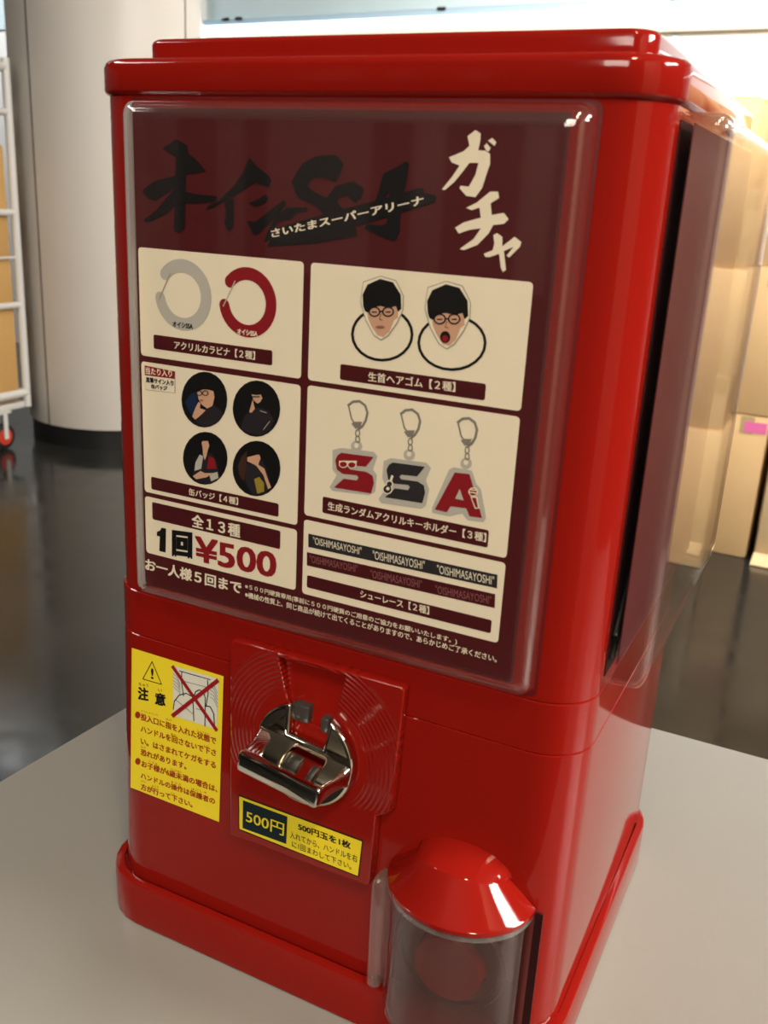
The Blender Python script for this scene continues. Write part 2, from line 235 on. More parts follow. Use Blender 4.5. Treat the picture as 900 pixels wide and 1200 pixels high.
ART = {
 'title_logo': [
  ('p','ink',2,'-12964,54432 -12560,54598 -11967,54933 -11220,54595 -11201,53741 -11373,52774 -11418,51922 -11477,50192 -11901,49917 -12256,50021 -12180,51395 -12808,50890 -13555,50574 -14261,50332 -14424,50475 -13543,51014 -12292,52189 -12063,53232 -12017,53955'),
  ('p','ink',2,'-14470,52094 -13913,52453 -13332,52722 -11908,53020 -11917,52510 -12863,51979 -13560,51575 -14101,51699'),
  ('p','ink',2,'-11445,52189 -10783,52073 -9198,52024 -9384,51751 -10474,51601 -11455,51553'),
  ('p','ink',2,'-11226,54193 -10760,53992 -9992,53329 -10535,53214 -11368,53076'),
  ('p','ink',2,'-7104,54124 -6616,53678 -5957,53309 -5691,53020 -5873,52642 -6385,52760 -6709,52864 -7267,52560 -8162,52071 -9230,51541 -9976,51237 -9881,51460 -9076,51850 -8089,52608 -7496,53335'),
  ('p','ink',2,'-8739,51806 -8162,51976 -8084,51359 -8157,50450 -8462,50189 -8739,50599 -8617,51211'),
  ('p','ink',2,'-7185,51761 -6521,51970 -6085,52260 -5849,52084 -6078,51839 -6664,51598'),
  ('p','ink',2,'-7252,50828 -6654,50814 -5924,51329 -4893,52012 -4690,51883 -5337,51148 -6571,50124 -6825,50156'),
  ('p','ink',2,'-5338,51207 -4627,51654 -3466,51735 -3349,51580 -4050,51428 -4398,51082 -5187,50921 -5829,50051 -5906,50285'),
  ('p','ink',2,'-4399,52961 -3793,53890 -2931,54290 -1984,54391 -1295,53971 -1580,53334 -2215,53384 -3123,53201 -3458,52810 -2867,52456 -1710,52132 -1009,51601 -1419,50628 -2547,49977 -5894,49556 -5655,49972 -3040,50723 -2132,51256 -2844,51792 -4025,52213'),
  ('p','ink',2,'-3490,53825 -2540,54181 -1792,54409 -1403,54087 -1440,53506 -1737,53092 -2473,53246 -2831,53390 -3466,53076'),
  ('p','ink',2,'-2183,52338 -1696,52885 -691,53159 -41,52824 -185,52326 -563,52112 -1048,52442 -1591,52260 -1490,51737 -515,51128 -327,50476 -2386,50048 -3374,50148 -3387,50557 -1929,50779 -1461,51074 -2046,51708'),
  ('p','ink',2,'1012,53582 1766,53936 2220,54200 2433,54082 2294,53075 2096,51535 2112,50824 1870,50352 1223,50468 44,50870 187,51102 1112,51064 1361,51235 1419,52784 617,51715 -210,51277 -146,51544 688,52366'),
  ('p','ink',2,'-5873,50379 -6071,49807 -3382,50393 -197,51014 3979,52345 3983,52671 3311,52766 3297,52966 3005,52979 2142,52689 -3405,51126'),
 ],
 'subtitle_lettering': [
  ('t','paper',3,'さいたまスーパーアリーナ',(-5593,50034),(3379,52215),(-5669,50474),0.03),
 ],
 'title_lettering': [
  ('p','paper',2,'5432,55440 5818,55720 6102,55572 6099,55158 6033,54822 6402,54808 6658,54673 6699,54220 6554,53735 6390,53122 6085,52681 5594,52720 5217,53048 5249,53172 5697,53154 5994,53714 6098,54249 5632,54234 5295,53786 4913,53331 4448,52941 4276,52958 4793,53596 5130,54097 4699,54229 4541,54455 5283,54754 5566,55002'),
  ('p','paper',2,'6315,55020 6452,55142 6660,54934 6568,54765 6426,54833'),
  ('p','paper',2,'6495,55262 6699,55384 6931,55201 6840,55033'),
  ('p','paper',2,'5641,52165 6175,52439 6815,52970 7221,52988 7302,52700 6891,52437 6996,51902 7610,52033 7881,51754 7658,51532 7121,51440 6911,51029 6378,50456 5697,50168 5452,50203 6158,50731 6489,51253 5897,51143 5349,50933 5128,51198 5559,51474 6444,51748 6334,52212 5929,52068'),
  ('p','paper',2,'6749,50064 7202,50272 7254,50602 7165,50970 7347,51081 7635,50925 7678,50480 8256,50965 8629,50742 8571,50515 8082,49983 7937,50060 8249,50494 7781,50262 7974,49396 7822,49271 7692,49476 7547,50120 7095,49937 6846,49919'),
 ],
 'carabiner_panel': [
  ('p','paper',1,'-3530,48700 -3547,48784 -3594,48856 -3666,48903 -3750,48920 -14680,48920 -14764,48903 -14836,48856 -14883,48784 -14900,48700 -14900,42770 -14883,42686 -14836,42614 -14764,42567 -14680,42550 -3750,42550 -3666,42567 -3594,42614 -3547,42686 -3530,42770'),
 ],
 'carabiner_caption': [
  ('p','maroon',2,'-5437,43798 -5446,43843 -5472,43882 -5511,43908 -5557,43917 -13777,43917 -13823,43908 -13862,43882 -13888,43843 -13897,43798 -13897,43186 -13888,43140 -13862,43101 -13823,43075 -13777,43066 -5557,43066 -5511,43075 -5472,43101 -5446,43140 -5437,43186'),
  ('t','paper',3,'アクリルカラビナ【２種】',(-12349,43223),(-6592,43244),(-12339,43722),0.02),
 ],
 'carabiner_picture': [
  ('p','clear_grey',2,'-13692,46071 -13604,45739 -12910,45987 -12966,46199'),
  ('p','clear_grey',2,'-13604,45739 -13462,45427 -12819,45787 -12910,45987'),
  ('p','clear_grey',2,'-13462,45427 -13270,45142 -12696,45605 -12819,45787'),
  ('p','clear_grey',2,'-13270,45142 -13033,44894 -12544,45446 -12696,45605'),
  ('p','clear_grey',2,'-13033,44894 -12757,44688 -12368,45314 -12544,45446'),
  ('p','clear_grey',2,'-12757,44688 -12451,44532 -12172,45214 -12368,45314'),
  ('p','clear_grey',2,'-12451,44532 -12123,44429 -11962,45148 -12172,45214'),
  ('p','clear_grey',2,'-12123,44429 -11783,44383 -11745,45119 -11962,45148'),
  ('p','clear_grey',2,'-11783,44383 -11440,44393 -11525,45126 -11745,45119'),
  ('p','clear_grey',2,'-11440,44393 -11103,44462 -11309,45169 -11525,45126'),
  ('p','clear_grey',2,'-11103,44462 -10783,44585 -11104,45248 -11309,45169'),
  ('p','clear_grey',2,'-10783,44585 -10487,44760 -10915,45360 -11104,45248'),
  ('p','clear_grey',2,'-10487,44760 -10225,44983 -10748,45503 -10915,45360'),
  ('p','clear_grey',2,'-10225,44983 -10004,45245 -10606,45671 -10748,45503'),
  ('p','clear_grey',2,'-10004,45245 -9830,45542 -10495,45860 -10606,45671'),
  ('p','clear_grey',2,'-9830,45542 -9708,45863 -10417,46066 -10495,45860'),
  ('p','clear_grey',2,'-9708,45863 -9641,46200 -10374,46282 -10417,46066'),
  ('p','clear_grey',2,'-9641,46200 -9632,46543 -10368,46501 -10374,46282'),
  ('p','clear_grey',2,'-9632,46543 -9680,46883 -10399,46719 -10368,46501'),
  ('p','clear_grey',2,'-9680,46883 -9785,47210 -10465,46928 -10399,46719'),
  ('p','clear_grey',2,'-9785,47210 -9942,47516 -10566,47124 -10465,46928'),
  ('p','clear_grey',2,'-9942,47516 -10149,47790 -10698,47299 -10566,47124'),
  ('p','clear_grey',2,'-10149,47790 -10398,48026 -10858,47451 -10698,47299'),
  ('p','clear_grey',2,'-10398,48026 -10683,48218 -11041,47573 -10858,47451'),
  ('p','clear_grey',2,'-10683,48218 -10997,48358 -11241,47663 -11041,47573'),
  ('p','clear_grey',2,'-10997,48358 -11329,48445 -11454,47718 -11241,47663'),
  ('p','clear_grey',2,'-11329,48445 -11672,48474 -11673,47737 -11454,47718'),
  ('p','clear_grey',2,'-11672,48474 -12014,48446 -11892,47719 -11673,47737'),
  ('p','clear_grey',2,'-12014,48446 -12347,48361 -12105,47665 -11892,47719'),
  ('p','clear_grey',2,'-12347,48361 -12661,48222 -12306,47576 -12105,47665'),
  ('p','clear_grey',2,'-12661,48222 -12947,48032 -12489,47454 -12306,47576'),
  ('p','clear_grey',2,'-12947,48032 -13197,47797 -12650,47304 -12489,47454'),
  ('p','clear_grey',2,'-12555,47550 -12604,47735 -12739,47869 -12924,47919 -13108,47869 -13243,47735 -13292,47550 -13243,47366 -13108,47231 -12924,47182 -12739,47231 -12604,47366'),
  ('p','clear_grey',2,'-12961,46135 -13010,46320 -13145,46455 -13329,46504 -13513,46455 -13648,46320 -13698,46135 -13648,45951 -13513,45816 -13329,45767 -13145,45816 -13010,45951'),
  ('p','grey_line',3,'-12497,47613 -12558,47647 -13435,46060 -13374,46026'),
  ('t','ink',3,'オイシSSA',(-12432,44526),(-10955,44535),(-12425,44859),0.04),
  ('p','crimson',2,'-9076,46082 -8992,45767 -8333,46002 -8386,46204'),
  ('p','crimson',2,'-8992,45767 -8857,45470 -8247,45812 -8333,46002'),
  ('p','crimson',2,'-8857,45470 -8675,45200 -8130,45639 -8247,45812'),
  ('p','crimson',2,'-8675,45200 -8449,44964 -7986,45488 -8130,45639'),
  ('p','crimson',2,'-8449,44964 -8188,44769 -7818,45363 -7986,45488'),
  ('p','crimson',2,'-8188,44769 -7897,44621 -7632,45268 -7818,45363'),
  ('p','crimson',2,'-7897,44621 -7586,44523 -7433,45206 -7632,45268'),
  ('p','crimson',2,'-7586,44523 -7263,44478 -7226,45177 -7433,45206'),
  ('p','crimson',2,'-7263,44478 -6937,44489 -7017,45184 -7226,45177'),
  ('p','crimson',2,'-6937,44489 -6617,44553 -6813,45225 -7017,45184'),
  ('p','crimson',2,'-6617,44553 -6313,44671 -6618,45300 -6813,45225'),
  ('p','crimson',2,'-6313,44671 -6032,44837 -6438,45407 -6618,45300'),
  ('p','crimson',2,'-6032,44837 -5783,45048 -6279,45542 -6438,45407'),
  ('p','crimson',2,'-5783,45048 -5573,45298 -6145,45702 -6279,45542'),
  ('p','crimson',2,'-5573,45298 -5408,45579 -6039,45882 -6145,45702'),
  ('p','crimson',2,'-5408,45579 -5292,45884 -5965,46077 -6039,45882'),
  ('p','crimson',2,'-5292,45884 -5229,46204 -5924,46282 -5965,46077'),
  ('p','crimson',2,'-5229,46204 -5220,46530 -5919,46491 -5924,46282'),
  ('p','crimson',2,'-5220,46530 -5266,46853 -5948,46697 -5919,46491'),
  ('p','crimson',2,'-5266,46853 -5365,47164 -6011,46896 -5948,46697'),
  ('p','crimson',2,'-5365,47164 -5514,47454 -6107,47082 -6011,46896'),
  ('p','crimson',2,'-5514,47454 -5710,47715 -6233,47249 -6107,47082'),
  ('p','crimson',2,'-5710,47715 -5947,47939 -6384,47392 -6233,47249'),
  ('p','crimson',2,'-5947,47939 -6218,48120 -6558,47508 -6384,47392'),
  ('p','crimson',2,'-6218,48120 -6516,48254 -6748,47594 -6558,47508'),
  ('p','crimson',2,'-6516,48254 -6832,48336 -6950,47646 -6748,47594'),
  ('p','crimson',2,'-6832,48336 -7157,48364 -7158,47664 -6950,47646'),
  ('p','crimson',2,'-7157,48364 -7482,48338 -7366,47647 -7158,47664'),
  ('p','crimson',2,'-7482,48338 -7798,48257 -7569,47596 -7366,47647'),
  ('p','crimson',2,'-7798,48257 -8096,48125 -7760,47511 -7569,47596'),
  ('p','crimson',2,'-8096,48125 -8368,47944 -7933,47396 -7760,47511'),
  ('p','crimson',2,'-8368,47944 -8606,47721 -8086,47253 -7933,47396'),
  ('p','crimson',2,'-7996,47487 -8043,47662 -8171,47790 -8346,47837 -8521,47790 -8649,47662 -8696,47487 -8649,47312 -8521,47184 -8346,47137 -8171,47184 -8043,47312'),
  ('p','crimson',2,'-8381,46143 -8428,46318 -8556,46446 -8731,46493 -8906,46446 -9034,46318 -9081,46143 -9034,45968 -8906,45840 -8731,45793 -8556,45840 -8428,45968'),
  ('p','clear_grey',3,'-7938,47546 -8000,47580 -8833,46072 -8772,46038'),
  ('t','paper',3,'オイシSSA',(-7821,44583),(-6441,44591),(-7823,44904),0.04),
 ],
 'hair_tie_panel': [
  ('p','paper',1,'9420,48700 9403,48784 9356,48856 9284,48903 9200,48920 -2860,48920 -2944,48903 -3016,48856 -3063,48784 -3080,48700 -3080,42770 -3063,42686 -3016,42614 -2944,42567 -2860,42550 9200,42550 9284,42567 9356,42614 9403,42686 9420,42770'),
 ],
 'hair_tie_caption': [
  ('p','maroon',2,'7453,43575 7444,43621 7418,43660 7379,43686 7333,43695 -917,43695 -963,43686 -1002,43660 -1028,43621 -1037,43575 -1037,42952 -1028,42907 -1002,42868 -963,42842 -917,42833 7333,42833 7379,42842 7418,42868 7444,42907 7453,42952'),
  ('t','paper',3,'生首ヘアゴム【２種】',(718,42964),(5811,43054),(691,43487),0.02),
 ],
 'hair_tie_picture': [
  ('p','ink',2,'3231,45755 3194,45384 3034,45405 3068,45738'),
  ('p','ink',2,'3194,45384 3038,45023 2891,45081 3034,45405'),
  ('p','ink',2,'3038,45023 2770,44696 2646,44787 2891,45081'),
  ('p','ink',2,'2770,44696 2407,44424 2316,44544 2646,44787'),
  ('p','ink',2,'2407,44424 1973,44228 1921,44368 2316,44544'),
  ('p','ink',2,'1973,44228 1497,44121 1488,44272 1921,44368'),
  ('p','ink',2,'1497,44121 1011,44113 1047,44265 1488,44272'),
  ('p','ink',2,'1011,44113 549,44205 628,44347 1047,44265'),
  ('p','ink',2,'549,44205 145,44392 261,44513 628,44347'),
  ('p','ink',2,'145,44392 -173,44660 -27,44753 261,44513'),
  ('p','ink',2,'-173,44660 -380,44991 -215,45049 -27,44753'),
  ('p','ink',2,'-380,44991 -463,45361 -290,45379 -215,45049'),
  ('p','ink',2,'-463,45361 -416,45743 -247,45721 -290,45379'),
  ('p','ink',2,'-416,45743 -243,46110 -91,46050 -247,45721'),
  ('p','ink',2,'-243,46110 42,46436 168,46343 -91,46050'),
  ('p','ink',2,'42,46436 418,46700 510,46580 168,46343'),
  ('p','ink',2,'418,46700 858,46885 910,46747 510,46580'),
  ('p','ink',2,'858,46885 1332,46978 1340,46831 910,46747'),
  ('p','ink',2,'1332,46978 1807,46974 1773,46829 1340,46831'),
  ('p','ink',2,'1807,46974 2253,46876 2179,46742 1773,46829'),
  ('p','ink',2,'2253,46876 2640,46691 2531,46577 2179,46742'),
  ('p','ink',2,'2640,46691 2944,46430 2808,46343 2531,46577'),
  ('p','ink',2,'2944,46430 3145,46111 2990,46057 2808,46343'),
  ('p','ink',2,'3145,46111 3231,45755 3068,45738 2990,46057'),
  ('p','ink',2,'7297,45762 7267,45392 7116,45412 7145,45745'),
  ('p','ink',2,'7267,45392 7112,45031 6973,45087 7116,45412'),
  ('p','ink',2,'7112,45031 6841,44702 6723,44790 6973,45087'),
  ('p','ink',2,'6841,44702 6471,44428 6383,44544 6723,44790'),
  ('p','ink',2,'6471,44428 6025,44228 5973,44364 6383,44544'),
  ('p','ink',2,'6025,44228 5533,44117 5521,44264 5973,44364'),
  ('p','ink',2,'5533,44117 5029,44105 5059,44252 5521,44264'),
  ('p','ink',2,'5029,44105 4547,44193 4618,44330 5059,44252'),
  ('p','ink',2,'4547,44193 4123,44376 4230,44493 4618,44330'),
  ('p','ink',2,'4123,44376 3788,44641 3923,44731 4230,44493'),
  ('p','ink',2,'3788,44641 3566,44970 3720,45026 3923,44731'),
  ('p','ink',2,'3566,44970 3472,45339 3634,45357 3720,45026'),
  ('p','ink',2,'3472,45339 3513,45721 3672,45700 3634,45357'),
  ('p','ink',2,'3513,45721 3685,46089 3830,46031 3672,45700'),
  ('p','ink',2,'3685,46089 3975,46418 4095,46327 3830,46031'),
  ('p','ink',2,'3975,46418 4361,46684 4449,46568 4095,46327'),
  ('p','ink',2,'4361,46684 4814,46871 4865,46738 4449,46568'),
  ('p','ink',2,'4814,46871 5304,46968 5315,46826 4865,46738'),
  ('p','ink',2,'5304,46968 5797,46968 5768,46828 5315,46826'),
  ('p','ink',2,'5797,46968 6261,46873 6195,46744 5768,46828'),
  ('p','ink',2,'6261,46873 6666,46691 6567,46580 6195,46744'),
  ('p','ink',2,'6666,46691 6986,46433 6861,46349 6567,46580'),
  ('p','ink',2,'6986,46433 7201,46117 7058,46064 6861,46349'),
  ('p','ink',2,'7201,46117 7297,45762 7145,45745 7058,46064'),
  ('p','grey_line',3,'138,48178 1157,48566 2074,48410 2564,47660 2578,46935 2292,46247 1803,45528 1381,45243 910,45462 376,46202 20,47136'),
  ('p','paper',4,'174,48137 1160,48523 2044,48365 2515,47655 2529,46930 2241,46271 1767,45569 1379,45287 943,45496 426,46222 71,47141'),
  ('p','skin',5,'401,47023 2237,47121 2307,46543 2085,46373 1856,45757 1505,45436 1164,45489 765,45942 538,46368'),
  ('p','ink',6,'236,46934 171,47520 431,48056 1166,48408 1917,48297 2397,47717 2476,46998 2288,46834 2155,47114 1750,46973 1245,47028 780,46911 525,46619 350,46692'),
  ('p','ink',7,'1279,46737 1271,46667 1189,46676 1195,46729'),
  ('p','ink',7,'1271,46667 1239,46600 1165,46626 1189,46676'),
  ('p','ink',7,'1239,46600 1187,46539 1125,46581 1165,46626'),
  ('p','ink',7,'1187,46539 1116,46490 1071,46544 1125,46581'),
  ('p','ink',7,'1116,46490 1032,46455 1007,46517 1071,46544'),
  ('p','ink',7,'1032,46455 942,46437 938,46504 1007,46517'),
  ('p','ink',7,'942,46437 850,46437 868,46504 938,46504'),
  ('p','ink',7,'850,46437 763,46455 802,46517 868,46504'),
  ('p','ink',7,'763,46455 687,46491 744,46543 802,46517'),
  ('p','ink',7,'687,46491 628,46540 699,46581 744,46543'),
  ('p','ink',7,'628,46540 589,46601 669,46626 699,46581'),
  ('p','ink',7,'589,46601 573,46669 657,46677 669,46626'),
  ('p','ink',7,'573,46669 581,46739 664,46729 657,46677'),
  ('p','ink',7,'581,46739 613,46806 688,46780 664,46729'),
  ('p','ink',7,'613,46806 667,46866 729,46825 688,46780'),
  ('p','ink',7,'667,46866 738,46916 783,46862 729,46825'),
  ('p','ink',7,'738,46916 821,46950 847,46888 783,46862'),
  ('p','ink',7,'821,46950 912,46968 916,46901 847,46888'),
  ('p','ink',7,'912,46968 1004,46967 986,46901 916,46901'),
  ('p','ink',7,'1004,46967 1090,46949 1052,46888 986,46901'),
  ('p','ink',7,'1090,46949 1165,46914 1109,46861 1052,46888'),
  ('p','ink',7,'1165,46914 1224,46864 1154,46824 1109,46861'),
  ('p','ink',7,'1224,46864 1263,46804 1183,46779 1154,46824'),
  ('p','ink',7,'1263,46804 1279,46737 1195,46729 1183,46779'),
  ('p','ink',7,'775,46703 781,46644 1080,46673 1074,46732'),
  ('p','ink',7,'2075,46813 2067,46744 1987,46754 1992,46805'),
  ('p','ink',7,'2067,46744 2037,46678 1963,46703 1987,46754'),
  ('p','ink',7,'2037,46678 1985,46618 1924,46659 1963,46703'),
  ('p','ink',7,'1985,46618 1915,46569 1871,46622 1924,46659'),
  ('p','ink',7,'1915,46569 1833,46534 1808,46596 1871,46622'),
  ('p','ink',7,'1833,46534 1744,46516 1740,46582 1808,46596'),
  ('p','ink',7,'1744,46516 1653,46516 1671,46582 1740,46582'),
  ('p','ink',7,'1653,46516 1567,46535 1605,46596 1671,46582'),
  ('p','ink',7,'1567,46535 1492,46569 1548,46622 1605,46596'),
  ('p','ink',7,'1492,46569 1433,46619 1504,46659 1548,46622'),
  ('p','ink',7,'1433,46619 1395,46679 1474,46704 1504,46659'),
  ('p','ink',7,'1395,46679 1379,46746 1462,46754 1474,46704'),
  ('p','ink',7,'1379,46746 1387,46816 1468,46806 1462,46754'),
  ('p','ink',7,'1387,46816 1418,46883 1492,46857 1468,46806'),
  ('p','ink',7,'1418,46883 1470,46943 1532,46902 1492,46857'),
  ('p','ink',7,'1470,46943 1540,46991 1585,46938 1532,46902'),
  ('p','ink',7,'1540,46991 1623,47025 1648,46964 1585,46938'),
  ('p','ink',7,'1623,47025 1712,47043 1716,46977 1648,46964'),
  ('p','ink',7,'1712,47043 1803,47042 1785,46977 1716,46977'),
  ('p','ink',7,'1803,47042 1888,47024 1850,46963 1785,46977'),
  ('p','ink',7,'1888,47024 1962,46989 1907,46937 1850,46963'),
  ('p','ink',7,'1962,46989 2020,46940 1951,46900 1907,46937'),
  ('p','ink',7,'2020,46940 2059,46880 1980,46856 1951,46900'),
  ('p','ink',7,'2059,46880 2075,46813 1992,46805 1980,46856'),
  ('p','ink',7,'1578,46781 1584,46722 1879,46750 1873,46809'),
  ('p','ink',7,'1240,46783 1247,46714 1399,46728 1392,46797'),
  ('p','skin_shade',7,'1345,46644 1296,46655 1224,46327 1273,46316'),
  ('p','skin_shade',7,'1240,46360 1237,46310 1431,46295 1434,46345'),
  ('p','skin_shade',7,'1575,45966 1567,45946 1542,45925 1500,45906 1445,45888 1381,45874 1312,45864 1242,45859 1177,45860 1120,45866 1077,45877 1049,45892 1039,45911 1047,45931 1073,45951 1115,45971 1170,45989 1234,46003 1303,46012 1373,46017 1438,46016 1494,46010 1537,45999 1565,45984'),
  ('p','grey_line',3,'3860,48214 4866,48613 5783,48452 6289,47681 6320,46937 6052,46230 5582,45491 5169,45197 4694,45423 4144,46183 3767,47144'),
  ('p','paper',4,'3897,48172 4870,48568 5754,48405 6240,47677 6272,46932 6000,46255 5545,45533 5165,45244 4725,45458 4194,46204 3818,47149'),
  ('p','skin',5,'4150,47028 5976,47128 6059,46534 5843,46360 5629,45727 5288,45396 4946,45451 4538,45916 4301,46354'),
  ('p','ink',6,'3987,46936 3909,47538 4155,48089 4879,48450 5629,48335 6121,47740 6216,47002 6034,46833 5895,47120 5494,46976 4990,47033 4530,46912 4282,46613 4107,46687'),
  ('p','ink',7,'5031,46733 5024,46662 4943,46671 4948,46725'),
  ('p','ink',7,'5024,46662 4995,46593 4920,46619 4943,46671'),
  ('p','ink',7,'4995,46593 4944,46530 4881,46573 4920,46619'),
  ('p','ink',7,'4944,46530 4875,46480 4828,46535 4881,46573'),
  ('p','ink',7,'4875,46480 4792,46444 4765,46508 4828,46535'),
  ('p','ink',7,'4792,46444 4702,46425 4697,46494 4765,46508'),
  ('p','ink',7,'4702,46425 4610,46425 4627,46494 4697,46494'),
  ('p','ink',7,'4610,46425 4523,46444 4561,46508 4627,46494'),
  ('p','ink',7,'4523,46444 4447,46480 4503,46535 4561,46508'),
  ('p','ink',7,'4447,46480 4387,46531 4457,46573 4503,46535'),
  ('p','ink',7,'4387,46531 4347,46594 4426,46619 4457,46573'),
  ('p','ink',7,'4347,46594 4329,46663 4413,46672 4426,46619'),
  ('p','ink',7,'4329,46663 4336,46735 4418,46726 4413,46672'),
  ('p','ink',7,'4336,46735 4366,46805 4441,46778 4418,46726'),
  ('p','ink',7,'4366,46805 4418,46867 4481,46824 4441,46778'),
  ('p','ink',7,'4418,46867 4488,46917 4534,46862 4481,46824'),
  ('p','ink',7,'4488,46917 4570,46952 4597,46889 4534,46862'),
  ('p','ink',7,'4570,46952 4660,46970 4665,46902 4597,46889'),
  ('p','ink',7,'4660,46970 4752,46970 4735,46902 4665,46902'),
  ('p','ink',7,'4752,46970 4838,46951 4801,46888 4735,46902'),
  ('p','ink',7,'4838,46951 4914,46915 4859,46861 4801,46888'),
  ('p','ink',7,'4914,46915 4973,46864 4904,46823 4859,46861'),
  ('p','ink',7,'4973,46864 5013,46802 4935,46777 4904,46823'),
  ('p','ink',7,'5013,46802 5031,46733 4948,46725 4935,46777'),
  ('p','ink',7,'4530,46698 4536,46639 4834,46668 4828,46727'),
  ('p','ink',7,'5822,46812 5816,46741 5735,46751 5740,46804'),
  ('p','ink',7,'5816,46741 5787,46672 5713,46699 5735,46751'),
  ('p','ink',7,'5787,46672 5737,46611 5675,46653 5713,46699'),
  ('p','ink',7,'5737,46611 5669,46561 5623,46615 5675,46653'),
  ('p','ink',7,'5669,46561 5588,46525 5561,46588 5623,46615'),
  ('p','ink',7,'5588,46525 5499,46507 5494,46575 5561,46588'),
  ('p','ink',7,'5499,46507 5409,46507 5425,46575 5494,46575'),
  ('p','ink',7,'5409,46507 5323,46525 5359,46588 5425,46575'),
  ('p','ink',7,'5323,46525 5247,46561 5302,46615 5359,46588'),
  ('p','ink',7,'5247,46561 5188,46612 5257,46653 5302,46615'),
  ('p','ink',7,'5188,46612 5148,46674 5226,46700 5257,46653'),
  ('p','ink',7,'5148,46674 5130,46743 5213,46751 5226,46700'),
  ('p','ink',7,'5130,46743 5137,46814 5218,46805 5213,46751'),
  ('p','ink',7,'5137,46814 5166,46883 5240,46856 5218,46805'),
  ('p','ink',7,'5166,46883 5217,46945 5279,46903 5240,46856'),
  ('p','ink',7,'5217,46945 5285,46995 5331,46940 5279,46903'),
  ('p','ink',7,'5285,46995 5366,47030 5393,46967 5331,46940'),
  ('p','ink',7,'5366,47030 5455,47048 5461,46980 5393,46967'),
  ('p','ink',7,'5455,47048 5545,47047 5529,46980 5461,46980'),
  ('p','ink',7,'5545,47047 5630,47028 5594,46966 5529,46980'),
  ('p','ink',7,'5630,47028 5705,46993 5651,46939 5594,46966'),
  ('p','ink',7,'5705,46993 5765,46942 5696,46901 5651,46939'),
  ('p','ink',7,'5765,46942 5804,46881 5727,46855 5696,46901'),
  ('p','ink',7,'5804,46881 5822,46812 5740,46804 5727,46855'),
  ('p','ink',7,'5328,46777 5334,46718 5628,46748 5622,46807'),
  ('p','ink',7,'4992,46780 4999,46711 5150,46725 5143,46794'),
  ('p','skin_shade',7,'5099,46639 5050,46648 4986,46312 5035,46303'),
  ('p','skin_shade',7,'5003,46346 4998,46296 5192,46280 5197,46330'),
  ('p','ink',7,'5335,45848 5332,45768 5310,45692 5270,45624 5215,45569 5149,45531 5076,45512 5002,45514 4931,45537 4868,45579 4818,45638 4784,45709 4768,45787 4772,45867 4794,45944 4835,46012 4890,46066 4956,46104 5029,46122 5103,46120 5173,46096 5236,46054 5285,45996 5319,45926'),
  ('p','crimson',8,'5242,45761 5239,45717 5224,45675 5198,45637 5162,45606 5119,45584 5072,45573 5024,45574 4978,45586 4938,45608 4906,45640 4884,45678 4874,45721 4877,45766 4893,45808 4919,45846 4955,45877 4998,45898 5045,45909 5093,45908 5139,45896 5179,45874 5211,45842 5232,45804'),
 ],
 'can_badge_panel': [
  ('p','paper',1,'-3530,41970 -3547,42054 -3594,42126 -3666,42173 -3750,42190 -14680,42190 -14764,42173 -14836,42126 -14883,42054 -14900,41970 -14900,34080 -14883,33996 -14836,33924 -14764,33877 -14680,33860 -3750,33860 -3666,33877 -3594,33924 -3547,33996 -3530,34080'),
 ],
 'can_badge_caption': [
  ('p','maroon',2,'-4833,34832 -4842,34878 -4868,34917 -4907,34943 -4953,34952 -14228,34952 -14273,34943 -14312,34917 -14338,34878 -14348,34832 -14348,34243 -14338,34198 -14312,34159 -14273,34133 -14228,34124 -4953,34124 -4907,34133 -4868,34159 -4842,34198 -4833,34243'),
  ('t','paper',3,'缶バッジ【４種】',(-11396,34265),(-7712,34312),(-11390,34741),0.02),
 ],
 'can_badge_tag': [
  ('p','grey_line',2,'-14607,41968 -12311,41881 -12322,40561 -14608,40461'),
  ('p','paper',3,'-14595,41367 -12352,41422 -12368,40580 -14574,40492'),
  ('p','crimson',4,'-14607,41968 -12311,41881 -12351,41434 -14610,41378'),
  ('t','paper',5,'当たり入り',(-14543,41451),(-12522,41501),(-14529,41888),0.03),
  ('t','ink',5,'直筆サイン入り',(-14527,40951),(-12423,40994),(-14516,41287),0.04),
  ('t','ink',5,'缶バッジ',(-14134,40615),(-12903,40649),(-14125,40899),0.04),
 ],
 'can_badge_picture': [
  ('p','ink',2,'-8516,40687 -8571,40246 -8735,39817 -8998,39429 -9343,39107 -9748,38875 -10185,38751 -10625,38743 -11035,38854 -11388,39077 -11656,39396 -11822,39788 -11873,40225 -11807,40677 -11629,41110 -11353,41496 -10999,41808 -10591,42026 -10159,42136 -9730,42133 -9334,42017 -8995,41798 -8735,41489 -8572,41110'),
  ('p','navy',3,'-11594,40136 -11089,40714 -10626,40902 -10876,39213 -11260,39543'),
  ('p','jacket',3,'-10954,39138 -10794,39610 -10176,39889 -9415,40186 -8889,39946 -8814,39768 -9116,39281 -9725,38897 -10493,38820'),
  ('p','skin',4,'-10703,40892 -10167,41151 -9487,41054 -9413,40689 -9566,40165 -9947,39960 -10328,40121 -10555,40407'),
  ('p','ink',5,'-10930,41113 -10467,41612 -9709,41771 -9111,41477 -9262,41146 -10167,41089 -10780,40856'),
  ('p','ink',6,'-10276,40848 -10284,40805 -10343,40810 -10337,40840'),
  ('p','ink',6,'-10284,40805 -10307,40762 -10360,40780 -10343,40810'),
  ('p','ink',6,'-10307,40762 -10344,40723 -10387,40753 -10360,40780'),
  ('p','ink',6,'-10344,40723 -10391,40691 -10422,40730 -10387,40753'),
  ('p','ink',6,'-10391,40691 -10447,40667 -10462,40714 -10422,40730'),
  ('p','ink',6,'-10447,40667 -10506,40653 -10506,40704 -10462,40714'),
  ('p','ink',6,'-10506,40653 -10566,40651 -10549,40702 -10506,40704'),
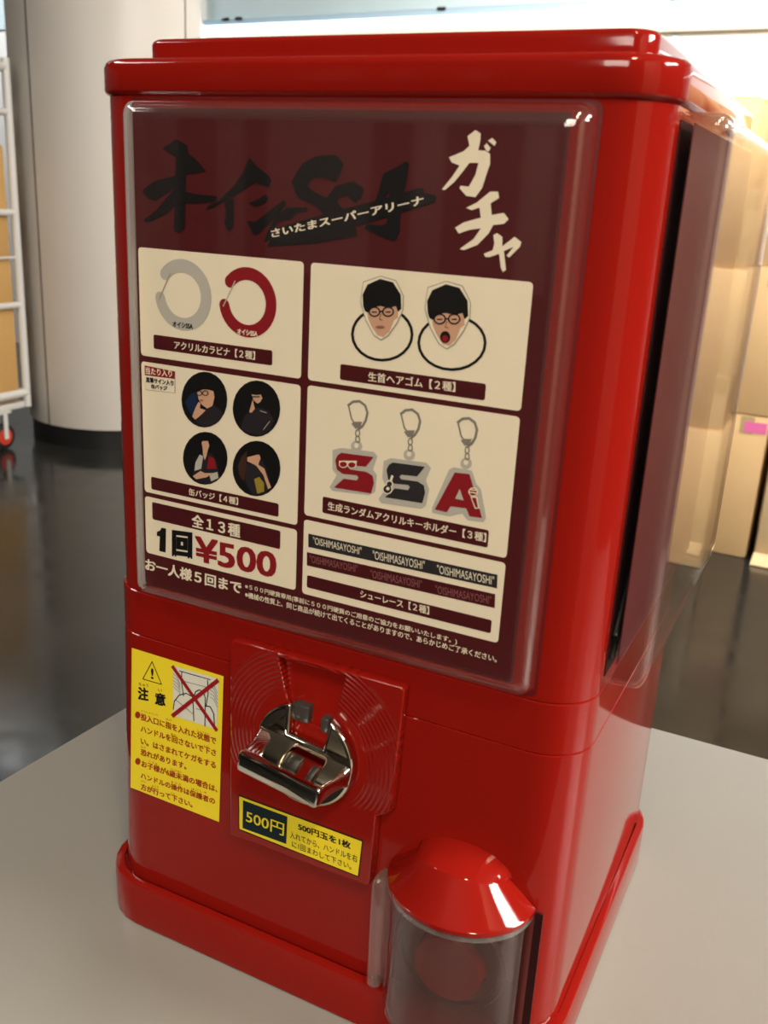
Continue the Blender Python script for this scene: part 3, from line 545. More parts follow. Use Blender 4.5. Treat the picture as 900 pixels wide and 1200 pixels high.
  ('p','ink',6,'-10566,40651 -10621,40660 -10590,40708 -10549,40702'),
  ('p','ink',6,'-10621,40660 -10669,40679 -10625,40721 -10590,40708'),
  ('p','ink',6,'-10669,40679 -10705,40708 -10651,40741 -10625,40721'),
  ('p','ink',6,'-10705,40708 -10727,40745 -10668,40766 -10651,40741'),
  ('p','ink',6,'-10727,40745 -10735,40787 -10673,40795 -10668,40766'),
  ('p','ink',6,'-10735,40787 -10726,40830 -10667,40825 -10673,40795'),
  ('p','ink',6,'-10726,40830 -10703,40873 -10650,40855 -10667,40825'),
  ('p','ink',6,'-10703,40873 -10666,40912 -10623,40882 -10650,40855'),
  ('p','ink',6,'-10666,40912 -10618,40944 -10588,40904 -10623,40882'),
  ('p','ink',6,'-10618,40944 -10563,40968 -10547,40921 -10588,40904'),
  ('p','ink',6,'-10563,40968 -10503,40981 -10504,40931 -10547,40921'),
  ('p','ink',6,'-10503,40981 -10444,40984 -10460,40933 -10504,40931'),
  ('p','ink',6,'-10444,40984 -10389,40975 -10420,40927 -10460,40933'),
  ('p','ink',6,'-10389,40975 -10342,40955 -10385,40914 -10420,40927'),
  ('p','ink',6,'-10342,40955 -10306,40926 -10359,40894 -10385,40914'),
  ('p','ink',6,'-10306,40926 -10283,40889 -10342,40869 -10359,40894'),
  ('p','ink',6,'-10283,40889 -10276,40848 -10337,40840 -10342,40869'),
  ('p','ink',6,'-9820,40909 -9828,40866 -9886,40871 -9880,40901'),
  ('p','ink',6,'-9828,40866 -9851,40824 -9903,40842 -9886,40871'),
  ('p','ink',6,'-9851,40824 -9887,40785 -9930,40815 -9903,40842'),
  ('p','ink',6,'-9887,40785 -9934,40753 -9964,40792 -9930,40815'),
  ('p','ink',6,'-9934,40753 -9989,40729 -10005,40775 -9964,40792'),
  ('p','ink',6,'-9989,40729 -10048,40715 -10048,40766 -10005,40775'),
  ('p','ink',6,'-10048,40715 -10107,40713 -10091,40764 -10048,40766'),
  ('p','ink',6,'-10107,40713 -10162,40722 -10132,40770 -10091,40764'),
  ('p','ink',6,'-10162,40722 -10210,40741 -10166,40783 -10132,40770'),
  ('p','ink',6,'-10210,40741 -10246,40770 -10193,40803 -10166,40783'),
  ('p','ink',6,'-10246,40770 -10268,40807 -10209,40828 -10193,40803'),
  ('p','ink',6,'-10268,40807 -10276,40848 -10215,40856 -10209,40828'),
  ('p','ink',6,'-10276,40848 -10267,40892 -10209,40886 -10215,40856'),
  ('p','ink',6,'-10267,40892 -10244,40934 -10192,40916 -10209,40886'),
  ('p','ink',6,'-10244,40934 -10208,40973 -10165,40943 -10192,40916'),
  ('p','ink',6,'-10208,40973 -10160,41005 -10130,40966 -10165,40943'),
  ('p','ink',6,'-10160,41005 -10105,41029 -10090,40982 -10130,40966'),
  ('p','ink',6,'-10105,41029 -10046,41042 -10046,40992 -10090,40982'),
  ('p','ink',6,'-10046,41042 -9987,41044 -10003,40994 -10046,40992'),
  ('p','ink',6,'-9987,41044 -9932,41035 -9963,40988 -10003,40994'),
  ('p','ink',6,'-9932,41035 -9886,41016 -9929,40975 -9963,40988'),
  ('p','ink',6,'-9886,41016 -9850,40987 -9902,40955 -9929,40975'),
  ('p','ink',6,'-9850,40987 -9827,40951 -9886,40930 -9902,40955'),
  ('p','ink',6,'-9827,40951 -9820,40909 -9880,40901 -9886,40930'),
  ('p','skin',6,'-11030,39319 -10791,39865 -10556,40280 -10403,40238 -10452,39913 -10024,39847 -10332,39548 -10799,39160'),
  ('p','skin_shade',6,'-10188,40432 -10192,40418 -10206,40404 -10228,40391 -10257,40379 -10290,40369 -10325,40362 -10361,40359 -10394,40360 -10423,40364 -10445,40371 -10458,40381 -10463,40394 -10458,40408 -10444,40422 -10422,40435 -10394,40447 -10360,40457 -10325,40463 -10289,40467 -10256,40466 -10227,40462 -10206,40455 -10192,40444'),
  ('p','ink',2,'-4842,40671 -4887,40239 -5040,39817 -5290,39435 -5622,39119 -6015,38890 -6442,38766 -6873,38757 -7279,38864 -7629,39081 -7899,39392 -8070,39776 -8129,40205 -8073,40648 -7907,41074 -7644,41453 -7302,41761 -6906,41976 -6484,42086 -6063,42085 -5671,41973 -5334,41759 -5073,41457 -4905,41086'),
  ('p','jacket',3,'-7546,39099 -7330,39821 -6752,40400 -6176,40543 -5602,40441 -5236,39881 -5440,39356 -6153,38898 -6882,38886'),
  ('p','skin',4,'-6791,41255 -6189,41397 -6042,41113 -6209,40845 -6395,40758 -6642,40908'),
  ('p','ink',5,'-7051,41245 -6621,41583 -6049,41622 -5832,41384 -6473,41249'),
  ('p','ink',6,'-6808,41136 -6800,41076 -6195,41159 -6203,41219'),
  ('p','skin',6,'-6924,40190 -6826,40513 -6686,40963 -6610,40667 -6535,40431 -6778,40149'),
  ('p','grey_line',5,'-5969,39285 -5930,39255 -5493,39833 -5532,39863'),
  ('p','grey_line',5,'-6183,40386 -6190,40336 -5734,40271 -5727,40321'),
  ('p','ink',2,'-8496,37122 -8551,36687 -8713,36259 -8974,35868 -9316,35542 -9717,35302 -10151,35166 -10586,35146 -10993,35243 -11342,35452 -11609,35758 -11773,36140 -11824,36569 -11759,37015 -11583,37448 -11309,37836 -10958,38154 -10554,38381 -10126,38502 -9701,38512 -9307,38410 -8971,38203 -8714,37906 -8552,37538'),
  ('p','jacket',3,'-11091,35627 -10842,36732 -10369,37139 -9672,37253 -9243,36737 -9061,35851 -9837,35249 -10779,35281'),
  ('p','clear_grey',4,'-10845,36468 -10526,37021 -10261,36960 -10424,36142 -10930,35922'),
  ('p','crimson',4,'-9987,36217 -9827,37032 -9442,36965 -9290,36337'),
  ('p','clear_grey',4,'-9833,35913 -9214,36153 -9138,35771 -9680,35477'),
  ('p','skin',5,'-10363,37792 -10207,38012 -9898,38034 -9792,37688 -9902,37411 -10013,37001 -10139,36718 -10260,37091 -10288,37479'),
  ('p','skin',5,'-11060,35566 -10457,36004 -10145,35925 -9523,36033 -9991,35687 -10778,35415'),
  ('p','ink',6,'-10565,37799 -10314,38124 -9897,38189 -9638,37907 -9821,37995 -10254,37926'),
  ('p','ink',2,'-4751,37128 -4798,36683 -4954,36247 -5211,35847 -5553,35513 -5957,35266 -6396,35125 -6839,35102 -7256,35200 -7617,35411 -7895,35722 -8070,36111 -8131,36548 -8074,37004 -7903,37446 -7632,37843 -7280,38169 -6873,38402 -6439,38528 -6006,38539 -5604,38436 -5257,38227 -4989,37925 -4816,37551'),
  ('p','jacket',3,'-7225,35926 -7159,36973 -6718,37303 -5986,37426 -5610,36726 -5379,35998 -5808,35403 -6694,35136'),
  ('p','gold',4,'-6557,36174 -6191,36368 -5848,36042 -5840,35527 -6324,35308'),
  ('p','skin',5,'-7044,37440 -6721,37558 -6210,37769 -6104,37533 -6274,37122 -5833,36942 -5529,36228 -5348,35875 -5550,35735 -5900,36547 -6420,37034 -6790,37138 -7042,37185'),
  ('p','ink',6,'-7016,37535 -6724,37875 -6213,37996 -5918,37716 -6282,37732'),
  ('p','brown',3,'-7755,36742 -7460,37436 -7092,37815 -7128,36849 -7300,35913 -7601,36120'),
 ],
 'key_holder_panel': [
  ('p','paper',1,'9420,42040 9403,42124 9356,42196 9284,42243 9200,42260 -2860,42260 -2944,42243 -3016,42196 -3063,42124 -3080,42040 -3080,34820 -3063,34736 -3016,34664 -2944,34617 -2860,34600 9200,34600 9284,34617 9356,34664 9403,34736 9420,34820'),
 ],
 'key_holder_caption': [
  ('p','maroon',2,'8324,35839 8315,35884 8289,35923 8250,35949 8204,35958 -1744,35958 -1790,35949 -1829,35923 -1855,35884 -1864,35839 -1864,35092 -1855,35046 -1829,35007 -1790,34981 -1744,34972 8204,34972 8250,34981 8289,35007 8315,35046 8324,35092'),
  ('t','paper',3,'生成ランダムアクリルキーホルダー【３種】',(-1496,35210),(8222,35259),(-1515,35723),0.02),
 ],
 'key_holder_picture': [
  ('p','steel',2,'-530,41499 -439,41392 -95,41685 -186,41792'),
  ('p','steel',2,'-216,41777 -186,41640 285,41742 255,41879'),
  ('p','steel',2,'237,41881 173,41757 596,41539 660,41663'),
  ('p','steel',2,'648,41677 519,41622 706,41184 835,41239'),
  ('p','steel',2,'832,41266 694,41291 600,40765 738,40740'),
  ('p','steel',2,'753,40784 631,40852 403,40441 525,40373'),
  ('p','steel',2,'553,40408 461,40514 188,40274 280,40168'),
  ('p','steel',2,'-385,41461 -471,41434 -246,40717 -160,40744'),
  ('p','steel',2,'-192,40799 -258,40738 35,40423 101,40484'),
  ('p','steel',3,'-198,40497 10,40625 468,40692 346,40306 64,40247'),
  ('p','steel',3,'377,40037 375,39978 305,39988 307,40026'),
  ('p','steel',3,'375,39978 362,39922 298,39952 305,39988'),
  ('p','steel',3,'362,39922 339,39871 286,39920 298,39952'),
  ('p','steel',3,'339,39871 307,39830 269,39894 286,39920'),
  ('p','steel',3,'307,39830 270,39802 248,39877 269,39894'),
  ('p','steel',3,'270,39802 229,39788 225,39868 248,39877'),
  ('p','steel',3,'229,39788 188,39789 202,39869 225,39868'),
  ('p','steel',3,'188,39789 148,39806 180,39881 202,39869'),
  ('p','steel',3,'148,39806 113,39836 160,39901 180,39881'),
  ('p','steel',3,'113,39836 85,39879 145,39928 160,39901'),
  ('p','steel',3,'85,39879 67,39931 134,39962 145,39928'),
  ('p','steel',3,'67,39931 59,39988 130,39999 134,39962'),
  ('p','steel',3,'59,39988 61,40047 131,40037 130,39999'),
  ('p','steel',3,'61,40047 75,40103 138,40073 131,40037'),
  ('p','steel',3,'75,40103 98,40154 150,40105 138,40073'),
  ('p','steel',3,'98,40154 129,40194 168,40130 150,40105'),
  ('p','steel',3,'129,40194 166,40222 188,40148 168,40130'),
  ('p','steel',3,'166,40222 207,40236 211,40156 188,40148'),
  ('p','steel',3,'207,40236 249,40235 234,40155 211,40156'),
  ('p','steel',3,'249,40235 288,40218 256,40144 234,40155'),
  ('p','steel',3,'288,40218 323,40188 276,40124 256,40144'),
  ('p','steel',3,'323,40188 350,40145 291,40096 276,40124'),
  ('p','steel',3,'350,40145 369,40094 302,40063 291,40096'),
  ('p','steel',3,'369,40094 377,40037 307,40026 302,40063'),
  ('p','steel',3,'395,39684 392,39625 323,39635 324,39673'),
  ('p','steel',3,'392,39625 379,39569 316,39599 323,39635'),
  ('p','steel',3,'379,39569 356,39518 303,39567 316,39599'),
  ('p','steel',3,'356,39518 325,39477 286,39541 303,39567'),
  ('p','steel',3,'325,39477 288,39448 265,39523 286,39541'),
  ('p','steel',3,'288,39448 247,39434 243,39515 265,39523'),
  ('p','steel',3,'247,39434 205,39435 219,39516 243,39515'),
  ('p','steel',3,'205,39435 165,39452 197,39527 219,39516'),
  ('p','steel',3,'165,39452 130,39482 178,39547 197,39527'),
  ('p','steel',3,'130,39482 103,39525 162,39575 178,39547'),
  ('p','steel',3,'103,39525 84,39577 152,39608 162,39575'),
  ('p','steel',3,'84,39577 76,39634 147,39645 152,39608'),
  ('p','steel',3,'76,39634 78,39693 148,39683 147,39645'),
  ('p','steel',3,'78,39693 92,39750 155,39720 148,39683'),
  ('p','steel',3,'92,39750 115,39801 168,39752 155,39720'),
  ('p','steel',3,'115,39801 146,39842 185,39778 168,39752'),
  ('p','steel',3,'146,39842 184,39870 206,39795 185,39778'),
  ('p','steel',3,'184,39870 224,39884 228,39804 206,39795'),
  ('p','steel',3,'224,39884 266,39883 252,39803 228,39804'),
  ('p','steel',3,'266,39883 306,39866 274,39791 252,39803'),
  ('p','steel',3,'306,39866 340,39836 293,39771 274,39791'),
  ('p','steel',3,'340,39836 368,39793 309,39744 293,39771'),
  ('p','steel',3,'368,39793 387,39742 319,39710 309,39744'),
  ('p','steel',3,'387,39742 395,39684 324,39673 319,39710'),
  ('p','clear_grey',2,'538,39318 530,39233 499,39149 446,39073 375,39010 291,38964 199,38938 107,38934 19,38952 -58,38991 -118,39050 -157,39122 -173,39204 -165,39290 -133,39374 -80,39450 -8,39513 76,39558 168,39584 260,39587 347,39569 423,39529 483,39471 522,39399'),
  ('p','paper',3,'323,39332 320,39294 308,39257 287,39223 258,39195 225,39175 188,39164 151,39163 116,39172 85,39191 61,39217 45,39250 39,39287 42,39325 54,39363 75,39396 104,39424 137,39444 174,39455 211,39456 246,39447 277,39428 301,39402 317,39369'),
  ('p','steel',2,'2691,41484 2784,41379 3109,41667 3016,41772'),
  ('p','steel',2,'2987,41757 3017,41620 3467,41720 3437,41857'),
  ('p','steel',2,'3420,41859 3354,41735 3763,41521 3829,41645'),
  ('p','steel',2,'3815,41659 3687,41603 3874,41176 4002,41232'),
  ('p','steel',2,'3999,41260 3860,41281 3779,40766 3918,40745'),
  ('p','steel',2,'3932,40789 3808,40853 3598,40451 3722,40387'),
  ('p','steel',2,'3749,40422 3654,40525 3397,40289 3492,40186'),
  ('p','steel',2,'2837,41448 2751,41421 2977,40722 3063,40749'),
  ('p','steel',2,'3031,40804 2965,40743 3251,40435 3317,40496'),
  ('p','steel',3,'3029,40508 3225,40632 3659,40698 3550,40321 3283,40264'),
  ('p','steel',3,'3585,40059 3584,40002 3517,40011 3518,40048'),
  ('p','steel',3,'3584,40002 3572,39946 3511,39976 3517,40011'),
  ('p','steel',3,'3572,39946 3551,39897 3500,39945 3511,39976'),
  ('p','steel',3,'3551,39897 3522,39858 3484,39920 3500,39945'),
  ('p','steel',3,'3522,39858 3487,39830 3465,39903 3484,39920'),
  ('p','steel',3,'3487,39830 3449,39816 3443,39894 3465,39903'),
  ('p','steel',3,'3449,39816 3409,39817 3421,39896 3443,39894'),
  ('p','steel',3,'3409,39817 3371,39833 3400,39907 3421,39896'),
  ('p','steel',3,'3371,39833 3337,39863 3381,39926 3400,39907'),
  ('p','steel',3,'3337,39863 3310,39905 3366,39953 3381,39926'),
  ('p','steel',3,'3310,39905 3292,39955 3355,39986 3366,39953'),
  ('p','steel',3,'3292,39955 3283,40011 3350,40022 3355,39986'),
  ('p','steel',3,'3283,40011 3284,40069 3351,40059 3350,40022'),
  ('p','steel',3,'3284,40069 3296,40124 3357,40094 3351,40059'),
  ('p','steel',3,'3296,40124 3317,40173 3368,40125 3357,40094'),
  ('p','steel',3,'3317,40173 3346,40212 3384,40150 3368,40125'),
  ('p','steel',3,'3346,40212 3381,40240 3403,40167 3384,40150'),
  ('p','steel',3,'3381,40240 3419,40253 3425,40175 3403,40167'),
  ('p','steel',3,'3419,40253 3459,40252 3447,40174 3425,40175'),
  ('p','steel',3,'3459,40252 3497,40236 3468,40163 3447,40174'),
  ('p','steel',3,'3497,40236 3530,40206 3487,40144 3468,40163'),
  ('p','steel',3,'3530,40206 3557,40165 3502,40117 3487,40144'),
  ('p','steel',3,'3557,40165 3576,40114 3513,40084 3502,40117'),
  ('p','steel',3,'3576,40114 3585,40059 3518,40048 3513,40084'),
  ('p','steel',3,'3608,39715 3607,39658 3541,39667 3541,39704'),
  ('p','steel',3,'3607,39658 3595,39602 3535,39632 3541,39667'),
  ('p','steel',3,'3595,39602 3574,39553 3523,39601 3535,39632'),
  ('p','steel',3,'3574,39553 3546,39513 3507,39576 3523,39601'),
  ('p','steel',3,'3546,39513 3511,39485 3488,39558 3507,39576'),
  ('p','steel',3,'3511,39485 3472,39471 3467,39550 3488,39558'),
  ('p','steel',3,'3472,39471 3432,39472 3445,39551 3467,39550'),
  ('p','steel',3,'3432,39472 3394,39488 3423,39562 3445,39551'),
  ('p','steel',3,'3394,39488 3360,39518 3404,39581 3423,39562'),
  ('p','steel',3,'3360,39518 3333,39560 3389,39609 3404,39581'),
  ('p','steel',3,'3333,39560 3315,39610 3378,39641 3389,39609'),
  ('p','steel',3,'3315,39610 3306,39667 3373,39677 3378,39641'),
  ('p','steel',3,'3306,39667 3307,39724 3373,39714 3373,39677'),
  ('p','steel',3,'3307,39724 3319,39780 3380,39750 3373,39714'),
  ('p','steel',3,'3319,39780 3340,39829 3391,39781 3380,39750'),
  ('p','steel',3,'3340,39829 3369,39869 3407,39806 3391,39781'),
  ('p','steel',3,'3369,39869 3404,39896 3426,39824 3407,39806'),
  ('p','steel',3,'3404,39896 3442,39910 3448,39832 3426,39824'),
  ('p','steel',3,'3442,39910 3482,39909 3470,39831 3448,39832'),
  ('p','steel',3,'3482,39909 3520,39893 3491,39820 3470,39831'),
  ('p','steel',3,'3520,39893 3554,39863 3510,39800 3491,39820'),
  ('p','steel',3,'3554,39863 3581,39821 3525,39773 3510,39800'),
  ('p','steel',3,'3581,39821 3599,39771 3536,39740 3525,39773'),
  ('p','steel',3,'3599,39771 3608,39715 3541,39704 3536,39740'),
  ('p','clear_grey',2,'3751,39358 3745,39275 3717,39194 3668,39120 3602,39058 3523,39013 3436,38987 3348,38984 3264,39002 3191,39040 3133,39097 3094,39167 3077,39247 3083,39331 3112,39413 3162,39487 3228,39548 3308,39593 3394,39617 3482,39621 3565,39603 3638,39564 3696,39508 3734,39438'),
  ('p','paper',3,'3547,39372 3544,39335 3533,39299 3514,39266 3487,39239 3456,39219 3421,39208 3386,39207 3353,39216 3323,39234 3300,39260 3284,39292 3277,39328 3279,39365 3290,39402 3310,39435 3336,39462 3368,39481 3402,39492 3438,39493 3471,39484 3500,39466 3524,39440 3539,39408'),
  ('p','steel',2,'5995,41504 6090,41402 6394,41685 6299,41787'),
  ('p','steel',2,'6271,41772 6303,41636 6731,41735 6699,41871'),
  ('p','steel',2,'6683,41873 6617,41750 7012,41539 7078,41662'),
  ('p','steel',2,'7064,41677 6936,41621 7121,41204 7249,41260'),
  ('p','steel',2,'7245,41290 7106,41308 7040,40804 7179,40786'),
  ('p','steel',2,'7192,40831 7067,40892 6874,40498 6999,40437'),
  ('p','steel',2,'7026,40473 6929,40574 6686,40341 6783,40240'),
  ('p','steel',2,'6140,41473 6054,41444 6282,40761 6368,40790'),
  ('p','steel',2,'6336,40844 6270,40783 6547,40483 6613,40544'),
  ('p','steel',3,'6338,40555 6521,40676 6931,40740 6835,40373 6583,40318'),
  ('p','steel',3,'6873,40118 6873,40063 6810,40072 6810,40108'),
  ('p','steel',3,'6873,40063 6863,40009 6805,40038 6810,40072'),
  ('p','steel',3,'6863,40009 6844,39961 6795,40008 6805,40038'),
  ('p','steel',3,'6844,39961 6818,39923 6780,39983 6795,40008'),
  ('p','steel',3,'6818,39923 6785,39896 6762,39966 6780,39983'),
  ('p','steel',3,'6785,39896 6749,39882 6742,39958 6762,39966'),
  ('p','steel',3,'6749,39882 6711,39883 6721,39960 6742,39958'),
  ('p','steel',3,'6711,39883 6675,39899 6701,39970 6721,39960'),
  ('p','steel',3,'6675,39899 6642,39928 6683,39989 6701,39970'),
  ('p','steel',3,'6642,39928 6616,39969 6668,40016 6683,39989'),
  ('p','steel',3,'6616,39969 6597,40018 6657,40047 6668,40016'),
  ('p','steel',3,'6597,40018 6588,40072 6651,40082 6657,40047'),
  ('p','steel',3,'6588,40072 6588,40128 6651,40118 6651,40082'),
  ('p','steel',3,'6588,40128 6598,40182 6656,40152 6651,40118'),
  ('p','steel',3,'6598,40182 6617,40229 6666,40183 6656,40152'),
  ('p','steel',3,'6617,40229 6644,40268 6681,40207 6666,40183'),
  ('p','steel',3,'6644,40268 6676,40294 6699,40224 6681,40207'),
  ('p','steel',3,'6676,40294 6712,40308 6719,40232 6699,40224'),
  ('p','steel',3,'6712,40308 6750,40306 6740,40230 6719,40232'),
  ('p','steel',3,'6750,40306 6786,40291 6760,40220 6740,40230'),
  ('p','steel',3,'6786,40291 6818,40262 6778,40201 6760,40220'),
  ('p','steel',3,'6818,40262 6845,40221 6793,40175 6778,40201'),
  ('p','steel',3,'6845,40221 6863,40172 6804,40143 6793,40175'),
  ('p','steel',3,'6863,40172 6873,40118 6810,40108 6804,40143'),
  ('p','steel',3,'6902,39784 6902,39728 6839,39738 6838,39774'),
  ('p','steel',3,'6902,39728 6892,39674 6834,39703 6839,39738'),
  ('p','steel',3,'6892,39674 6873,39626 6824,39673 6834,39703'),
  ('p','steel',3,'6873,39626 6846,39587 6809,39648 6824,39673'),
  ('p','steel',3,'6846,39587 6814,39560 6791,39631 6809,39648'),
  ('p','steel',3,'6814,39560 6777,39547 6771,39623 6791,39631'),
  ('p','steel',3,'6777,39547 6740,39548 6750,39624 6771,39623'),
  ('p','steel',3,'6740,39548 6703,39563 6730,39635 6750,39624'),
  ('p','steel',3,'6703,39563 6671,39592 6711,39654 6730,39635'),
  ('p','steel',3,'6671,39592 6644,39633 6696,39680 6711,39654'),
  ('p','steel',3,'6644,39633 6626,39682 6685,39712 6696,39680'),
  ('p','steel',3,'6626,39682 6616,39737 6680,39747 6685,39712'),
  ('p','steel',3,'6616,39737 6616,39793 6679,39783 6680,39747'),
  ('p','steel',3,'6616,39793 6626,39847 6685,39818 6679,39783'),
  ('p','steel',3,'6626,39847 6645,39895 6695,39848 6685,39818'),
  ('p','steel',3,'6645,39895 6672,39933 6709,39873 6695,39848'),
  ('p','steel',3,'6672,39933 6705,39960 6727,39889 6709,39873'),
  ('p','steel',3,'6705,39960 6741,39974 6747,39898 6727,39889'),
  ('p','steel',3,'6741,39974 6779,39972 6768,39896 6747,39898'),
  ('p','steel',3,'6779,39972 6815,39957 6789,39886 6768,39896'),
  ('p','steel',3,'6815,39957 6847,39928 6807,39867 6789,39886'),
  ('p','steel',3,'6847,39928 6874,39887 6822,39840 6807,39867'),
  ('p','steel',3,'6874,39887 6892,39838 6833,39809 6822,39840'),
  ('p','steel',3,'6892,39838 6902,39784 6838,39774 6833,39809'),
  ('p','clear_grey',2,'7044,39437 7040,39356 7015,39277 6970,39205 6909,39145 6834,39101 6753,39076 6669,39072 6590,39090 6519,39128 6463,39183 6425,39251 6407,39329 6412,39410 6438,39490 6483,39562 6545,39621 6619,39665 6701,39689 6784,39692 6863,39674 6933,39637 6989,39582 7027,39514'),
  ('p','paper',3,'6850,39450 6849,39414 6839,39379 6821,39347 6797,39320 6767,39301 6735,39291 6701,39290 6669,39299 6641,39316 6618,39341 6603,39372 6595,39407 6597,39444 6607,39479 6625,39511 6649,39538 6679,39556 6711,39567 6745,39567 6776,39559 6805,39541 6827,39516 6843,39485'),
  ('p','clear_grey',2,'-1340,38786 -799,39005 1259,39110 1500,38891 1261,38101 1525,37818 1472,36851 1128,36588 -1243,36405 -1437,36590 -1005,37376 -1294,37661'),
  ('p','clear_grey',2,'1898,38698 2320,38930 4449,39030 4736,38778 4486,38048 4723,37576 4590,36611 4332,36398 1862,36258 1706,36496 2162,37192 1867,37714'),
  ('p','clear_grey',2,'5790,38879 6023,39045 7079,39039 7378,38373 7674,38113 8099,36614 7962,36347 7072,36283 6718,36584 5997,36281 4987,36296 4966,36569'),
  ('p','crimson',3,'-1132,38223 -999,38544 -751,38733 1275,38821 828,38191 -177,38119 -279,37969 -165,37856 879,37903 1280,37743 1374,37331 1229,36707 -1159,36624 -539,37257 298,37305 397,37489 283,37601 -625,37526 -1000,37712'),
  ('p','charcoal',3,'2101,38213 2223,38526 2455,38710 4382,38796 3968,38181 3012,38111 2918,37965 3029,37854 4022,37901 4407,37744 4503,37342 4376,36734 2105,36653 2683,37270 3479,37317 3570,37496 3459,37606 2597,37533 2236,37714'),
  ('p','crimson',3,'6126,38780 6968,38832 7877,36570 7166,36526 6935,36930 6033,36870 5846,36495 5139,36521'),
  ('p','clear_grey',4,'6491,37930 6769,37346 6276,37349'),
  ('p','paper',5,'-287,38149 -295,38093 -321,38036 -365,37984 -423,37940 -492,37906 -567,37886 -643,37881 -714,37890 -776,37914 -824,37950 -855,37997 -868,38051 -860,38108 -833,38165 -789,38217 -730,38261 -661,38294 -586,38314 -511,38320 -440,38310 -379,38286 -331,38250 -300,38203'),
  ('p','crimson',6,'-350,38139 -356,38097 -377,38056 -412,38017 -457,37984 -511,37959 -570,37944 -629,37939 -684,37946 -732,37962 -770,37989 -794,38023 -804,38062 -798,38104 -777,38146 -742,38184 -696,38217 -642,38242 -584,38257 -525,38261 -470,38255 -422,38238 -384,38212 -360,38178'),
  ('p','paper',5,'253,38208 246,38151 220,38095 177,38043 119,37999 51,37966 -23,37946 -98,37941 -169,37950 -230,37974 -278,38010 -309,38057 -322,38110 -315,38167 -288,38224 -244,38276 -186,38319 -118,38352 -44,38372 31,38377 101,38368 162,38344 210,38308 241,38261'),
  ('p','crimson',6,'191,38197 185,38156 164,38115 130,38076 85,38044 32,38019 -26,38004 -85,37999 -140,38005 -188,38022 -225,38048 -249,38082 -259,38121 -253,38163 -232,38204 -198,38243 -152,38275 -99,38300 -41,38315 17,38319 72,38313 120,38296 157,38270 181,38236'),
  ('p','paper',5,'-871,38251 -854,38153 277,38343 260,38441'),
  ('p','paper',5,'2564,37216 2558,37138 2531,37062 2485,36992 2424,36934 2350,36890 2269,36865 2187,36861 2110,36876 2042,36911 1988,36963 1953,37028 1938,37102 1944,37180 1971,37256 2018,37326 2080,37384 2154,37427 2234,37452 2316,37456 2393,37441 2460,37406 2514,37354 2549,37290'),
  ('p','charcoal',6,'2495,37203 2490,37143 2469,37084 2434,37029 2385,36984 2328,36950 2265,36931 2202,36927 2141,36939 2089,36966 2047,37006 2019,37057 2007,37115 2012,37175 2034,37235 2070,37289 2118,37334 2176,37368 2238,37387 2302,37390 2362,37378 2414,37351 2455,37311 2483,37261'),
  ('p','paper',5,'2581,37514 2577,37458 2557,37403 2524,37353 2480,37311 2426,37280 2369,37262 2310,37259 2254,37270 2205,37295 2166,37333 2141,37380 2130,37433 2134,37489 2154,37544 2187,37594 2232,37636 2285,37666 2343,37684 2402,37687 2457,37676 2506,37651 2544,37613 2570,37567'),
  ('p','charcoal',6,'2512,37501 2509,37463 2495,37425 2472,37390 2441,37361 2405,37340 2365,37327 2324,37325 2285,37333 2251,37350 2225,37376 2207,37409 2199,37445 2203,37484 2216,37522 2239,37557 2270,37586 2307,37607 2347,37619 2388,37621 2426,37614 2460,37596 2486,37570 2504,37538'),
  ('p','paper',5,'2323,37598 2457,37559 2578,37971 2444,38010'),
  ('p','paper',7,'2389,37217 2387,37191 2378,37166 2362,37142 2342,37123 2317,37108 2290,37100 2263,37099 2237,37104 2215,37115 2197,37133 2185,37154 2180,37179 2182,37205 2191,37230 2207,37254 2227,37273 2252,37287 2279,37295 2306,37297 2332,37292 2354,37280 2372,37263 2384,37241'),
  ('p','paper',5,'7543,37964 7540,37898 7518,37833 7480,37774 7427,37724 7364,37687 7295,37666 7224,37661 7156,37674 7097,37703 7049,37747 7017,37802 7002,37865 7006,37931 7028,37996 7067,38055 7119,38105 7182,38141 7252,38162 7322,38166 7390,38153 7449,38124 7496,38081 7528,38026'),
  ('p','crimson',6,'7480,37952 7477,37903 7460,37854 7431,37810 7391,37772 7343,37744 7290,37728 7235,37724 7184,37734 7138,37756 7102,37788 7077,37829 7066,37876 7069,37926 7086,37975 7115,38019 7156,38057 7204,38084 7257,38100 7311,38104 7362,38094 7408,38072 7444,38040 7468,37999'),
  ('p','paper',7,'7066,37908 7068,37849 7517,37864 7515,37923'),
  ('p','paper',7,'7118,38044 7122,37984 7441,38007 7437,38067'),
  ('p','paper',5,'7135,37636 7518,37707 7703,37077 7451,36997'),
  ('p','crimson',6,'7221,37589 7460,37633 7618,37125 7492,37085'),
 ],
 'shoelace_panel': [
  ('p','paper',1,'9420,34110 9403,34194 9356,34266 9284,34313 9200,34330 -2860,34330 -2944,34313 -3016,34266 -3063,34194 -3080,34110 -3080,29850 -3063,29766 -3016,29694 -2944,29647 -2860,29630 9200,29630 9284,29647 9356,29694 9403,29766 9420,29850'),
 ],
 'shoelace_caption': [
  ('p','maroon',2,'8952,30772 8943,30817 8917,30856 8878,30882 8832,30891 -2636,30891 -2682,30882 -2721,30856 -2747,30817 -2756,30772 -2756,30220 -2747,30175 -2721,30136 -2682,30110 -2636,30100 8832,30100 8878,30110 8917,30136 8943,30175 8952,30220'),
  ('t','paper',3,'シューレース【２種】',(867,30298),(5255,30306),(842,30794),0.02),
 ],
 'shoelace_picture': [
  ('p','charcoal',2,'-2755,33509 9027,33576 9068,32794 -2728,32678'),
  ('p','maroon',2,'-2815,32337 9003,32446 9046,31637 -2789,31494'),
  ('t','paper',3,'"OISHIMASAYOSHI"',(-2406,32924),(808,32940),(-2422,33383),0.0),
